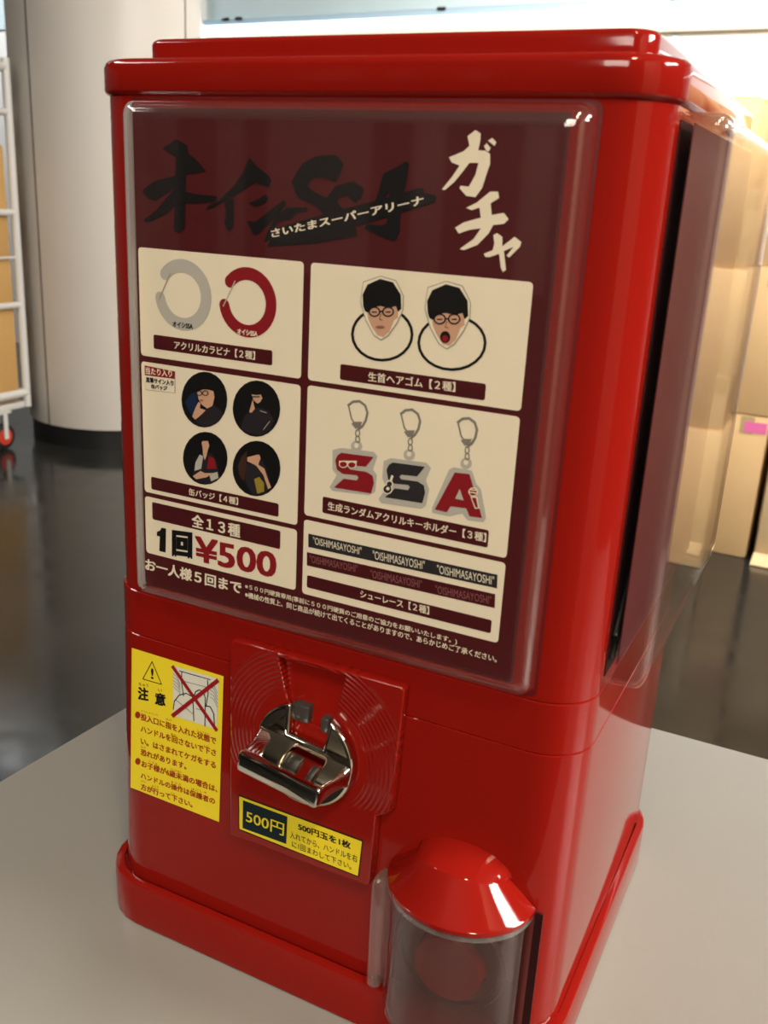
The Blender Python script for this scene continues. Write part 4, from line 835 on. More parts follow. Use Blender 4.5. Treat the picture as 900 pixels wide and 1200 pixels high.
  ('t','paper',3,'"OISHIMASAYOSHI"',(1547,32857),(4786,32921),(1519,33371),0.0),
  ('t','paper',3,'"OISHIMASAYOSHI"',(5549,32889),(8890,32951),(5511,33387),0.0),
  ('t','dusty_pink',3,'"OISHIMASAYOSHI"',(-2600,31735),(605,31806),(-2616,32200),0.0),
  ('t','dusty_pink',3,'"OISHIMASAYOSHI"',(1464,31684),(4694,31769),(1438,32170),0.0),
  ('t','dusty_pink',3,'"OISHIMASAYOSHI"',(5536,31692),(8834,31804),(5501,32163),0.0),
 ],
 'price_panel': [
  ('p','paper',1,'-3530,33350 -3547,33434 -3594,33506 -3666,33553 -3750,33570 -14680,33570 -14764,33553 -14836,33506 -14883,33434 -14900,33350 -14900,29930 -14883,29846 -14836,29774 -14764,29727 -14680,29710 -3750,29710 -3666,29727 -3594,29774 -3547,29846 -3530,29930'),
 ],
 'price_caption': [
  ('p','maroon',2,'-4677,33161 -4686,33206 -4712,33245 -4751,33271 -4797,33281 -14198,33281 -14244,33271 -14283,33245 -14309,33206 -14318,33161 -14318,32235 -14309,32190 -14283,32151 -14244,32125 -14198,32115 -4797,32115 -4751,32125 -4712,32151 -4686,32190 -4677,32235'),
  ('t','paper',3,'全１３種',(-11199,32222),(-7546,32228),(-11187,33107),0.03),
 ],
 'price_lettering': [
  ('p','ink',2,'-13995,31047 -13987,31319 -13732,31457 -13592,31683 -13241,31698 -13314,30047 -13819,30039 -13759,31053'),
  ('t','ink',2,'回',(-12814,29911),(-11194,30064),(-12776,31707),0.07),
  ('t','crimson',2,'¥500',(-10999,29965),(-4913,30162),(-10979,31683),0.028),
 ],
 'limit_lettering': [
  ('t','paper',2,'お一人様５回まで',(-15029,28464),(-7444,28516),(-15001,29320),0.034),
 ],
 'notice_lettering': [
  ('t','paper',2,'※５００円硬貨専用(事前に５００円硬貨のご用意のご協力をお願いいたします。)',(-7171,28923),(7046,28885),(-7175,29329),0.02),
  ('t','paper',2,'※機械の性質上、同じ商品が続けて出てくることがありますので、あらかじめご了承ください。',(-7167,28388),(9454,28465),(-7170,28796),0.02),
 ],
 'caution_sticker': [
  ('p','yellow',0,'-16467,22385 -8868,22377 -9243,11064 -17015,11107'),
 ],
 'warning_symbol': [
  ('p','ink',1,'-14691,21827 -14744,21855 -15604,20269 -15551,20241'),
  ('p','ink',1,'-15586,20297 -15584,20238 -13947,20293 -13949,20352'),
  ('p','ink',1,'-13983,20295 -13929,20322 -14705,21855 -14759,21828'),
  ('t','ink',1,'!',(-14856,20499),(-14641,20520),(-14832,21302),0.02),
 ],
 'heading_lettering': [
  ('t','ink',1,'注',(-16065,18542),(-15126,18683),(-16029,19561),0.045),
  ('t','ink',1,'意',(-14574,18601),(-13654,18713),(-14546,19569),0.045),
  ('t','ink',1,'ちゅう',(-15947,19653),(-15093,19764),(-15939,19902),0.0),
  ('t','ink',1,'い',(-14283,19700),(-13932,19749),(-14277,19920),0.0),
 ],
 'warning_lettering': [
  ('t','rust',1,'投入口に指を入れた状態で',(-15868,16994),(-9462,17089),(-15849,17562),0.03),
  ('t','rust',1,'ハンドルを回さないで下さ',(-15901,16037),(-9465,16170),(-15883,16567),0.03),
  ('t','rust',1,'い。はさまれてケガをする',(-15935,15056),(-9497,15220),(-15916,15591),0.03),
  ('t','rust',1,'恐れがあります。',(-15966,14154),(-11965,14310),(-15947,14693),0.03),
  ('t','rust',1,'お子様が6歳未満の場合は、',(-15935,13206),(-9356,13378),(-15916,13765),0.03),
  ('t','rust',1,'ハンドルの操作は保護者の',(-16033,12220),(-9581,12346),(-16015,12740),0.03),
  ('t','rust',1,'方が行って下さい。',(-16065,11278),(-11472,11398),(-16047,11818),0.03),
  ('p','rust',1,'-15886,17382 -15897,17310 -15923,17237 -15963,17170 -16014,17112 -16072,17067 -16134,17039 -16196,17029 -16253,17038 -16301,17066 -16337,17110 -16359,17168 -16364,17235 -16353,17308 -16327,17380 -16287,17448 -16236,17506 -16177,17550 -16115,17578 -16054,17588 -15997,17579 -15949,17551 -15913,17507 -15892,17449'),
  ('p','rust',1,'-16000,13620 -16011,13545 -16038,13470 -16078,13399 -16130,13337 -16190,13290 -16254,13259 -16316,13247 -16374,13255 -16423,13283 -16460,13328 -16482,13387 -16488,13457 -16477,13532 -16450,13608 -16409,13679 -16357,13740 -16297,13788 -16234,13818 -16171,13830 -16113,13822 -16065,13794 -16028,13749 -16006,13690'),
  ('t','rust',1,'とうにゅうぐち',(-15781,17694),(-14336,17761),(-15777,17821),0),
  ('t','rust',1,'ゆび',(-13649,17682),(-13161,17723),(-13645,17822),0),
  ('t','rust',1,'じょうたい',(-11009,17616),(-9982,17670),(-11008,17753),0),
  ('t','rust',1,'まわ',(-13245,16629),(-12789,16635),(-13242,16797),0),
  ('t','rust',1,'くだ',(-10458,16669),(-10047,16693),(-10457,16807),0),
  ('t','rust',1,'おそ',(-15913,14776),(-15500,14797),(-15908,14921),0),
  ('t','rust',1,'こさま',(-15276,13863),(-14490,13811),(-15272,14009),0),
  ('t','rust',1,'さいみまん',(-13352,13837),(-12352,13893),(-13349,13982),0),
  ('t','rust',1,'ばあい',(-11172,13689),(-10243,13772),(-11170,13860),0),
  ('t','rust',1,'そうさ',(-13328,12795),(-12446,12858),(-13325,12970),0),
  ('t','rust',1,'ほごしゃ',(-11576,12834),(-10248,12990),(-11573,13021),0),
  ('t','rust',1,'かた',(-16010,11948),(-15591,11976),(-16005,12083),0),
  ('t','rust',1,'おこな',(-15019,11883),(-14414,11949),(-15014,12061),0),
  ('t','rust',1,'くだ',(-13349,11858),(-12975,11875),(-13345,12034),0),
 ],
 'warning_picture': [
  ('p','pale_grey',1,'-12951,22013 -9220,22082 -9415,18256 -13030,18218'),
  ('p','ink',2,'-12454,21816 -12452,21756 -9885,21818 -9887,21878'),
  ('p','ink',2,'-12182,21770 -12252,21774 -12296,20999 -12226,20995'),
  ('p','ink',2,'-12228,21037 -12297,21026 -12132,19968 -12063,19979'),
  ('p','ink',2,'-10082,21754 -10152,21751 -10114,20702 -10044,20705'),
  ('p','ink',2,'-10042,20731 -10111,20745 -10312,19724 -10243,19710'),
  ('p','ink',2,'-12163,21126 -12162,21096 -10112,21195 -10113,21225'),
  ('p','ink',2,'-13026,18697 -12957,18686 -12849,19365 -12918,19376'),
  ('p','ink',2,'-12925,19359 -12867,19319 -12433,19943 -12491,19983'),
  ('p','ink',2,'-12504,19972 -12471,19910 -11842,20236 -11875,20298'),
  ('p','ink',2,'-11884,20297 -11898,20228 -11322,20114 -11308,20183'),
  ('p','ink',2,'-11298,20171 -11368,20168 -11300,18334 -11230,18337'),
  ('p','ink',2,'-12779,19543 -12795,19507 -11347,18848 -11331,18884'),
  ('p','ink',2,'-11253,20247 -11186,20225 -11054,20628 -11121,20650'),
  ('p','ink',2,'-11127,20641 -11087,20583 -10737,20829 -10777,20887'),
  ('p','ink',2,'-10780,20886 -10796,20818 -10445,20731 -10429,20799'),
  ('p','ink',2,'-10427,20798 -10493,20773 -10339,20358 -10273,20383'),
  ('p','ink',2,'-10277,20404 -10347,20405 -10393,18213 -10323,18212'),
  ('p','ink',2,'-10297,19838 -10288,19759 -9888,19806 -9897,19885'),
  ('p','ink',2,'-9889,19881 -9956,19838 -9650,19359 -9583,19402'),
  ('p','ink',2,'-9588,19420 -9668,19414 -9598,18323 -9518,18329'),
  ('p','ink',2,'-11086,19372 -11085,19342 -10486,19358 -10487,19388'),
  ('p','ink',2,'-12934,21438 -12945,21410 -12638,21288 -12627,21316'),
  ('p','ink',2,'-12630,21319 -12656,21304 -12362,20774 -12336,20789'),
  ('p','ink',2,'-12938,21197 -12951,21170 -12600,21006 -12587,21033'),
  ('p','ink',2,'-12591,21037 -12617,21022 -12365,20586 -12339,20601'),
  ('p','ink',2,'-12943,20955 -12957,20928 -12561,20724 -12547,20751'),
  ('p','ink',2,'-12552,20755 -12578,20740 -12368,20397 -12342,20412'),
  ('p','ink',2,'-12947,20713 -12962,20687 -12523,20441 -12508,20467'),
  ('p','ink',2,'-12514,20473 -12539,20456 -12371,20208 -12346,20225'),
  ('p','ink',2,'-12952,20470 -12967,20444 -12483,20157 -12468,20183'),
  ('p','ink',2,'-12475,20189 -12498,20170 -12373,20019 -12350,20038'),
  ('p','ink',2,'-9903,21643 -9915,21615 -9617,21495 -9605,21523'),
  ('p','ink',2,'-9609,21526 -9635,21511 -9344,21031 -9318,21046'),
  ('p','ink',2,'-9905,21381 -9917,21353 -9618,21233 -9606,21261'),
  ('p','ink',2,'-9610,21264 -9636,21249 -9345,20768 -9319,20783'),
  ('p','ink',2,'-9906,21118 -9918,21090 -9619,20971 -9607,20999'),
  ('p','ink',2,'-9611,21002 -9637,20987 -9346,20505 -9320,20520'),
  ('p','ink',2,'-9908,20855 -9920,20827 -9620,20707 -9608,20735'),
  ('p','ink',2,'-9612,20738 -9638,20723 -9346,20241 -9320,20256'),
  ('p','ink',2,'-9909,20590 -9920,20562 -9621,20443 -9610,20471'),
  ('p','ink',2,'-9613,20474 -9639,20459 -9347,19976 -9321,19991'),
  ('p','deep_red',3,'-12899,22093 -13102,21900 -9468,18109 -9265,18302'),
  ('p','deep_red',4,'-9141,21922 -9340,22119 -13179,18267 -12980,18070'),
 ],
 'price_sticker': [
  ('p','ink',0,'-7101,14523 2237,14520 2073,11696 -7068,11797'),
  ('p','yellow',1,'-7010,14432 2162,14424 2003,11788 -6977,11903'),
 ],
 'price_block': [
  ('p','dark_teal',2,'-6702,14244 -3263,14245 -3299,12136 -6722,12072'),
  ('t','yellow',3,'500円',(-6454,12637),(-3486,12663),(-6426,13605),0.012),
 ],
 'instruction_lettering': [
  ('t','ink',2,'500円玉を1枚',(-2437,13551),(1414,13558),(-2453,14098),0.035),
  ('t','ink',2,'入れてから、ハンドルを右',(-3035,12713),(1922,12770),(-3048,13232),0.005),
  ('t','ink',2,'に1回まわして下さい。',(-2863,12077),(1533,12063),(-2875,12547),0.005),
 ],
}

_tc = {}
def glyphs(string, bold):
    if (string, bold) not in _tc:
        c = bpy.data.curves.new('lettering', 'FONT'); c.body = string; c.fill_mode = 'FRONT'; c.resolution_u = 3
        t = bpy.data.objects.new('lettering', c); COL.objects.link(t)
        me = bpy.data.meshes.new_from_object(t.evaluated_get(bpy.context.evaluated_depsgraph_get()))
        vs = [(v.co.x, v.co.y) for v in me.vertices]; fs = [tuple(p.vertices) for p in me.polygons]
        bpy.data.objects.remove(t); bpy.data.curves.remove(c); bpy.data.meshes.remove(me)
        if bold > 0:                    # heavier strokes: the glyphs laid over themselves, slightly shifted
            v0, f0, nv = vs, fs, len(vs); vs = []; fs = []
            for k, (dx, dy) in enumerate(((-1, -.7), (1, -.7), (-1, .7), (1, .7), (0, 0))):
                vs += [(x+dx*bold, y+dy*bold, k) for x, y in v0]; fs += [tuple(i+k*nv for i in f) for f in f0]
        else: vs = [(*v, 0) for v in vs]
        x0 = min(v[0] for v in vs); x1 = max(v[0] for v in vs); y0 = min(v[1] for v in vs); y1 = max(v[1] for v in vs)
        _tc[(string, bold)] = ([((x-x0)/(x1-x0), (y-y0)/(y1-y0), k*.000018) for x, y, k in vs], fs)
    return _tc[(string, bold)]
def art(key, y, parent, name=None, step=.00016):
    b = MB(); mats = []
    for n_, e in enumerate(ART[key]):
        mk = 'p_'+e[1]
        if mk not in mats: mats.append(mk)
        mi = mats.index(mk); yy = y-step*(e[2]+1)-(n_ % 30)*4e-6
        if e[0] == 'p':
            pts = [tuple(float(q)*1e-5 for q in p.split(',')) for p in e[3].split()]
            if sum(a[0]*c[1]-c[0]*a[1] for a, c in zip(pts, pts[1:]+pts[:1])) < 0: pts.reverse()
            b.add([(p[0], yy, p[1]) for p in pts], [tuple(range(len(pts)))], mi)
        else:
            s, bl, br, tl, bold = e[3:8]; vs, fs = glyphs(s, bold)
            bl, br, tl = [(q[0]*1e-5, q[1]*1e-5) for q in (bl, br, tl)]
            b.add([(bl[0]+u*(br[0]-bl[0])+v*(tl[0]-bl[0]), yy-h, bl[1]+u*(br[1]-bl[1])+v*(tl[1]-bl[1])) for u, v, h in vs], fs, mi)
    return b.build(name or key, mats, parent, smooth=0)

# ================================================================== the room
FZ = -.72; CZ = 2.3
def struct(o): return tag(o, kind='structure')
struct(MB().box(-8, 6, -5, 6.2, FZ-.1, FZ).build('floor', 'floor', smooth=0))
struct(MB().box(-8, 6, -5, 6.2, CZ, CZ+.1).build('ceiling', 'ceil', smooth=0))
wy = lambda x: 5.0-.05464*(x+3.7734)
def wall_slab(x0, x1, z0, z1, d0, d1):
    return MB().add([(x, wy(x)+d, z) for z in (z0, z1) for x, d in ((x0, d0), (x1, d0), (x1, d1), (x0, d1))],
        [(3,2,1,0),(4,5,6,7),(0,1,5,4),(1,2,6,5),(2,3,7,6),(3,0,4,7)])
wb = struct(wall_slab(-8, 6, FZ, CZ, 0, .15).build('wall_back', 'wall', smooth=0))
struct(wall_slab(-8, 6, 1.53, CZ-.002, -.02, -.001).build('trim_1', 'wall_up', smooth=0))
struct(wall_slab(-.862, -.838, FZ+.02, 1.36, -.012, -.001).build('trim_2', 'seam', smooth=0))
struct(wall_slab(-3.955, -3.79, FZ+.002, 1.75, -.08, -.021).build('trim_3', 'wall', smooth=0))
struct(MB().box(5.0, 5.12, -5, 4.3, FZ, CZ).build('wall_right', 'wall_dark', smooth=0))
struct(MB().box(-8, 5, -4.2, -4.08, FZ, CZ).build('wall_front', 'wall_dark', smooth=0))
for k, (x0, x1) in enumerate(((-3.62, -3.30), (-3.02, -2.86), (-2.70, -2.10), (-1.86, -1.70), (-1.30, -1.15))):
    struct(MB().box(x0, x1, -4.078, -4.05, .12, 1.6).build('trim_%d' % (k+4), 'reflector_mid', smooth=0))  # unseen pale panels added for striped reflections in the front window
struct(MB().box(1.62, 1.66, -1.25, -.30, FZ, 1.5).build('streak_reflector', 'reflector_warm', smooth=0))  # unseen panel added to reflect a bright streak in the red column

# long lamp on the back wall
lamp = empty('wall_lamp', (-.9, wy(-.9), 1.45), 'long glowing white strip lamp along the bright back wall', 'lamp')
b = MB()
for x0, x1 in ((-3.78, 5.5),):
    b.add([(x, wy(x)-.06+.024*math.cos(t), 1.452+.024*math.sin(t)) for x in (x0, x1) for t in [2*math.pi*k/14 for k in range(14)]],
          [(k, (k+1) % 14, 14+(k+1) % 14, 14+k) for k in range(14)]+[tuple(range(13, -1, -1)), tuple(range(14, 28))])
b.build('tube', 'tube', lamp)
wall_slab(-3.78, 5.5, 1.372, 1.426, -.045, -.001).build('shade_band', 'shade_band', lamp, smooth=0)  # beige strip standing in for the shade just below the tube
wall_slab(-3.78, 5.5, 1.484, 1.516, -.07, -.021).build('rail', 'rail_blue', lamp, smooth=0)
for x in (-3.60, -3.50, -2.12, -.86, -.72):
    MB().box(x-.025, x+.025, wy(x)-.082, wy(x)-.070, 1.506, 1.524, .003).build('clip', 'black_plastic', lamp)

# round pillar
px_, py_, pr = -3.196, 3.393, .443
def cyl_rings(cx, cy, prof, n=64): return [[(cx+r*math.cos(2*math.pi*k/n), cy+r*math.sin(2*math.pi*k/n), z) for k in range(n)] for r, z in prof]
pil = struct(MB().loft(cyl_rings(px_, py_, [(pr, FZ+.10), (pr, CZ)])).build('pillar', 'pillar'))
struct(MB().loft(cyl_rings(px_, py_, [(pr-.012, FZ), (pr-.012, FZ+.0995)])).build('baseboard_pillar', 'black'))
a0 = math.atan2(-.459-py_, .2406-px_)
for da in (-48.5, 52, 152):
    t = a0+R(da); c = Vector((px_+pr*math.cos(t), py_+pr*math.sin(t), 0)); n = Vector((math.cos(t), math.sin(t), 0)); u = Vector((-n.y, n.x, 0))
    q = [c+n*s_*.0012-n*.004*(s_ < 0)+u*k*.004 for s_, k in ((1, -1), (1, 1), (-1, 1), (-1, -1))]
    MB().loft([[tuple(p+Vector((0, 0, z))) for p in q] for z in (FZ+.101, CZ-.002)]).build('panel_joint', 'groove', pil)

# ================================================================== table
tb = empty('table', (.25, 0, FZ), 'pale grey laminate table under the red capsule machine', 'table')
lx = lambda y: -.3910+.0462*y
rings = []
for z, i in ((-.030, .002), (-.028, 0), (-.0015, 0), (0, .0015)):
    rings.append([(lx(-.18)+i, -.18+i, z), (1.15-i, -.18+i, z), (1.15-i, .492-i, z), (lx(.489)+i, .489-i, z)])
MB().loft(rings).build('table_top', 'table', tb)
for x, y in ((-.35, -.12), (1.08, -.12), (1.08, .42), (-.30, .42)):
    lg = MB().tube([(x, y, FZ+.02), (x, y, -.0305)], .019, 16).build('leg', 'cage', tb)
    MB().loft(cyl_rings(x, y, [(.024, FZ), (.024, FZ+.012), (.018, FZ+.020)], 16)).build('foot', 'rubber', lg)

# ================================================================== capsule machine
mc = empty('capsule_machine', (-.018, .145, 0), 'glossy red capsule vending machine with clear window standing on the grey table', 'vending machine')
D = .288
MB().loft([rr(-.2015+i, .1535-i, -.009+i, .296-i, .039-i*.8, z) for z, i in ((0, .0015), (.0012, 0), (.0350, 0), (.0365, .0006), (.037, .0018), (.037, .0058), (.0335, .0062))]).build('plinth', 'red', mc)
MB().loft([rr(-.192+f*.005+i, .1475-f*.0005-i, i, D-i, .030-i*.5, z) for z, f, i in ((.0337, 0, 0), (.2340, .97, 0), (.2346, .97, .0007))]).build('lower_housing', 'red', mc)
MB().loft([rr(-.187+i, .147-i, i, D-i, .030-i*.5, z) for z, i in ((.2348, .0007), (.2354, 0), (.2662, 0), (.2668, .0007))]).build('middle_band', 'red', mc)
MB().loft([rr(-.1845+i, .1468-i, i, D-i, .030-i*.5, z) for z, i in ((.2670, .0007), (.2676, 0), (.5715, 0))]).build('upper_housing', 'red', mc)
lid = MB().loft([rr(-.1872+i, .1500-i, -.003+i, .292-i, .033-i*.8, z) for z, i in ((.5717, .003), (.5735, .0005), (.5745, 0), (.5868, 0), (.5890, .0007), (.5903, .0020), (.5910, .0042))]).build('lid', 'red', mc)
MB().loft([rr(-.158+i, .1335-i, .017+i, .272-i, .014-i*.6, z) for z, i in ((.5911, -.0012), (.5920, 0), (.6005, 0), (.6022, .0006), (.6031, .0018), (.6034, .0032))]).build('raised_top', 'red', lid)

# front window cover
def xz(x0, x1, z0, z1, r, y, n=5): return [(p[0], y, p[1]) for p in rr(x0, x1, z0, z1, r, 0, n)]
def cover_rings(i0, d):
    out = [xz(-.1525+i0, .1168-i0, .2708+i0, .5698-i0, .006, -.0004)]
    for k in range(7):
        t = R(90*k/6); i = .0095*(1-math.cos(t)); out.append(xz(-.1520+i+i0, .1163-i-i0, .2712+i+i0, .5694-i-i0, .007-.3*i, -(d-.0095)-.0095*math.sin(t)))
    return out
cv = MB()
for i0, d in ((0, .0135), (.0013, .0119)):
    cr = cover_rings(i0, d); cv.loft(cr, cap0=False, cap1=False, mi=1)
    cv.m = [2 if k == 1 and max(cv.v[i][0] for i in f) < -.148 else k for f, k in zip(cv.f, cv.m)]  # left wall faces get the milky white painted sheen
    cv.add(cr[-1], [tuple(range(len(cr[-1])))], 0)
cv.build('window_cover', ['clear', 'clear_edge', 'milky_sheen'], mc)
fr = MB()
o = xz(-.1535, .1185, .2688, .5710, .005, -.0003); i = xz(-.1525, .1168, .2708, .5698, .006, -.0003); n = len(o)
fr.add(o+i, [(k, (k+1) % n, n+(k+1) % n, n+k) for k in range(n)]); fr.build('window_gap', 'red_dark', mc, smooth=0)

# side window: dark opening and clear cover bulging out
YA, YB = .031, .268
MB().box(.1466, .1474, YA+.001, YB-.004, .276, .566).build('side_opening', 'interior', mc, smooth=0)
def yz(y0, y1, z0, z1, r, x, n=6): return [(x, p[0], p[1]) for p in rr(y0, y1, z0, z1, r, 0, n)]
def side_rings(i0, xo):
    out = [yz(YA+i0, YB-i0, .2715+i0, .5698-i0, .004, .1475)]
    for k in range(7):
        t = R(90*k/6); i = .007*(1-math.cos(t)); j = .019*(1-math.cos(t)); e = .007*math.sin(t)
        out.append(yz(YA+i+i0, YB-i-i0, .2725+j+i0, .5695-i-i0, .004, xo-.007+e))
    return out
sc_ = MB()
for i0, xo in ((0, .1712), (.0013, .1698)):
    cr = side_rings(i0, xo); sc_.loft(cr[:2], cap0=False, cap1=False); sc_.loft(cr[1:], cap0=False, cap1=False, mi=1); sc_.add(cr[-1], [tuple(range(len(cr[-1])))], 0)
sc_.build('side_cover', ['clear', 'clear_edge'], mc)
ch = MB()
ch.tube([(.1492, .036, .300), (.1492, .055, .330), (.1492, .075, .345), (.1492, .115, .350), (.1492, .16, .350)], .0017, 10)
ch.tube([(.1492, .060, .348), (.1492, .064, .375), (.1492, .066, .392)], .0017, 10)
ch.tube([(.1492, .034, .287), (.1492, .055, .305), (.1492, .08, .312)], .0014, 8)
ch.build('capsule_chute', 'black_plastic', mc)

# handle plate with the coin trough
PL = [(-.0779, .1112), (.0262, .1124), (.0282, .1144), (.0300, .1650), (.0320, .1664), (.0378, .1700), (.0396, .1720), (.0434, .2550), (.0415, .2572), (-.0755, .2564), (-.0779, .2540)]
TR = [(-.0426, .2535), (-.0345, .2258), (-.0315, .2150), (-.0055, .2140), (-.0020, .2225), (.0046, .2535)]
hp = plate_solid('handle_plate', 'ribbed', [PL, TR], 0, -.0085, .0012, mc)
MB().loft([[(-.044, -.0002, .2545), (.006, -.0002, .2545), (-.001, -.0062, .214), (-.036, -.0062, .214)][::1], [(-.044, .0, .2545), (.006, .0, .2545), (-.001, .0, .214), (-.036, .0, .214)]]).build('coin_trough', 'red', hp, smooth=0)
sl = MB(); sl.box(-.0300, -.0185, -.0105, -.003, .2150, .2265, .0012); sl.box(-.0100, -.0045, -.0105, -.003, .2125, .2225, .0012)
sl.build('coin_slot', 'grey_plastic', hp)

# chrome handle
HC = Vector((-.0185, 0, .1955)); HA = R(8)
def hrot(x, z): return (HC.x+x*math.cos(HA)+z*math.sin(HA), HC.z-x*math.sin(HA)+z*math.cos(HA))
th0, th1 = 110, 430-360+0
rad = .0345; pts = []
na, nb = 66, -246
for k in range(49):
    a = R(na+(nb-na)*k/48); pts.append(hrot(rad*math.cos(a), rad*math.sin(a)))
pts += [hrot(-.0125, .0105), hrot(.0125, .0105)]
hd = plate_solid('handle', 'chrome', [pts], -.0086, -.0165, .0022, mc)
def hring(y, hw, hh, r, dz=0, n=4): return [(*([hrot(p[0], p[1]+dz)[0], y, hrot(p[0], p[1]+dz)[1]]),) for p in rr(-hw, hw, -hh, hh, r, 0, n)]
gp = MB().loft([hring(-.0150, .0335, .0085, .003), hring(-.0200, .0322, .0062, .003), hring(-.0290, .0300, .0052, .002), hring(-.0390, .0288, .0060, .002), hring(-.0430, .0285, .0068, .002), hring(-.0450, .0280, .0066, .0025), hring(-.0458, .0268, .0054, .002)]).build('grip', 'chrome', hd)

# capsule outlet
OX, OZ, RX, RY = .0862, .1318, .0462, .0420
def arc(rx, ry, z, n=32, dz=0): return [(OX+rx*math.cos(math.pi*k/n), -ry*math.sin(math.pi*k/n)-.0002, z+dz*math.sin(math.pi*k/n)) for k in range(n+1)]
hood = MB()
def lip(hw, dp, z, rise): return [(OX+hw*math.cos(math.pi*k/32), -dp*math.sin(math.pi*k/32)-.0002, z+rise*math.sin(math.pi*k/32)) for k in range(33)]
A = [arc(RX-.002, RY-.002, OZ-.0005), arc(RX, RY, OZ), arc(RX, RY, OZ+.0026), arc(RX-.0012, RY-.0014, OZ+.0038), lip(.0296, .0270, .1482, .0090), lip(.0286, .0257, .1490, .0094), lip(.0306, 0, .1480, .0150)]
hood.loft(A, cap0=False, cap1=False, closed=False)
hood.build('outlet_hood', 'red', mc, smooth=24)
dr = MB()
def shell(ro, ri, z0, z1):
    n = 32; o0, o1, i0, i1 = arc(RX-ro, RY-ro, z0), arc(RX-ro, RY-ro, z1), arc(RX-ri, RY-ri, z0), arc(RX-ri, RY-ri, z1)
    dr.loft([o0, o1], False, False, False); dr.loft([i0, i1], False, False, False); dr.loft([o1, i1], False, False, False); dr.loft([o0, i0], False, False, False)
shell(.0015, .0040, .0400, OZ-.0012)
door = dr.build('outlet_door', 'smoke', mc)
dr = MB(); shell(.0006, .0046, OZ-.0042, OZ-.0012); dr.build('door_rim', 'clear_thick', door)
kb = MB()
kb.loft([rr(OX-RX-.0085+i, OX-RX+.0012-i, -.0150+i, -.0003, .004, z) for z, i in ((.0405, .003), (.0420, .0008), (.044, 0), (.119, 0), (.1225, .0008), (.1240, .0030))])
kb.build('door_handle', 'clear_thick', door)
rc = MB()
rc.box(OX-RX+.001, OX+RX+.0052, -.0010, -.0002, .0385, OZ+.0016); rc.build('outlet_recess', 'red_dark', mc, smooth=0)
MB().box(OX+RX+.0004, OX+RX+.0052, -.0016, -.0011, .0390, OZ+.001).build('door_track', 'interior', mc, smooth=0)
tr = MB()
half = [[(OX+(RX-.0045)*math.cos(math.pi*k/24), -(RY-.0045)*math.sin(math.pi*k/24)-.0012, z) for k in range(25)] for z in (.0385, .0430)]
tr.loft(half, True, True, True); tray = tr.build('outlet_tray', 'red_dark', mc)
ring = MB()
def disc(cx, cz, r0, y0, y1, r1=None):
    n = 40; c = [2*math.pi*k/n for k in range(n)]
    return [[(cx+r*math.cos(t), y, cz+r*math.sin(t)) for t in c] for r, y in ((r0, y0), (r1 or r0, y1))]
ring.loft(disc(.0825, .078, .0375, -.0011, -.0040, .0360)+disc(.0825, .078, .0325, -.0040, -.0012, .0315), False, False)
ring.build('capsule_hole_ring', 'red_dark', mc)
MB().loft(disc(.084, .074, .0235, -.0011, -.0085, .0220)).build('capsule_stop', 'red', mc)

# stickers on the machine (art lies flat on the surface)
st = art('caution_sticker', -.0004, mc); tag(st, 'yellow caution sticker with dark red lettering')
for k in ('warning_symbol', 'heading_lettering', 'warning_lettering', 'warning_picture'): art(k, -.0004, st)
st = art('price_sticker', -.0086, mc); tag(st, 'yellow price sticker with black border')
for k in ('price_block', 'instruction_lettering'): art(k, -.0086, st)

# printed sheets held behind the clear covers
po = MB().box(-.1505, .1040, -.0011, -.0005, .2745, .5655).build('poster', 'sheet', smooth=0)
tag(po, 'dark red printed prize sheet with cream panels behind the front window', 'poster')
for k in ('title_logo', 'subtitle_lettering', 'title_lettering', 'limit_lettering', 'notice_lettering'): art(k, -.0011, po)
for pn in ('carabiner', 'hair_tie', 'can_badge', 'key_holder', 'shoelace', 'price'):
    p = art(pn+'_panel', -.0011, po, 'product_panel' if pn != 'price' else 'price_panel')
    for k in ('_picture', '_caption', '_tag', '_lettering'):
        if pn+k in ART: art(pn+k, -.0011, p, {'_picture': 'product_picture', '_caption': 'caption', '_tag': 'prize_tag', '_lettering': 'price_lettering'}[k])
sp = MB().box(.1525, .1531, YA+.004, YB-.006, .284, .565).build('side_poster', 'sheet', smooth=0)
tag(sp, 'plain dark red sheet standing inside the clear side cover', 'poster')

# ================================================================== cardboard boxes
def carton(x0, x1, y0, y1, z0, z1, label, group, m='card', seam_z=None, tape='v'):
    o = MB().box(x0, x1, y0, y1, z0, z1-.004, .006).build('cardboard_box', m)
    tag(o, label, 'box', group)
    xm = (x0+x1)/2; ym = (y0+y1)/2
    fl = MB(); fl.box(x0+.003, xm-.0015, y0+.003, y1-.003, z1-.0039, z1, .001); fl.box(xm+.0015, x1-.003, y0+.003, y1-.003, z1-.0039, z1, .001)
    fl.build('flap', m, o)
    tp = MB(); tp.box(xm-.024, xm+.024, y0+.004, y1-.004, z1+.0001, z1+.0006); tp.box(xm-.024, xm+.024, y0-.0008, y0-.0001, z1-.07, z1-.006)
    tp.build('tape', 'tape', o)
    return o
def sY(x, z, y=3.40): k = (y+.4593)/(3.3+.4593); return (.2406+(x-.2406)*k, .5242+(z-.5242)*k)
GA = 'cartons stacked behind the machine'
ax1, az1 = sY(-.215, .3806); _, ztop = sY(0, .922); _, az2 = sY(0, -.152)
carton(ax1-.42, ax1, 3.40, 3.93, az1+.002, ztop, 'tan carton on top of the stack right beside the side cover', GA)
carton(sY(-.190, 0)[0]-.42, sY(-.190, 0)[0], 3.40, 3.95, az2+.002, az1, 'tan carton in the middle of the stack right beside the side cover', GA)
carton(sY(-.212, 0)[0]-.42, sY(-.212, 0)[0], 3.40, 3.93, FZ, az2, 'tan carton at the bottom of the stack right beside the side cover', GA)
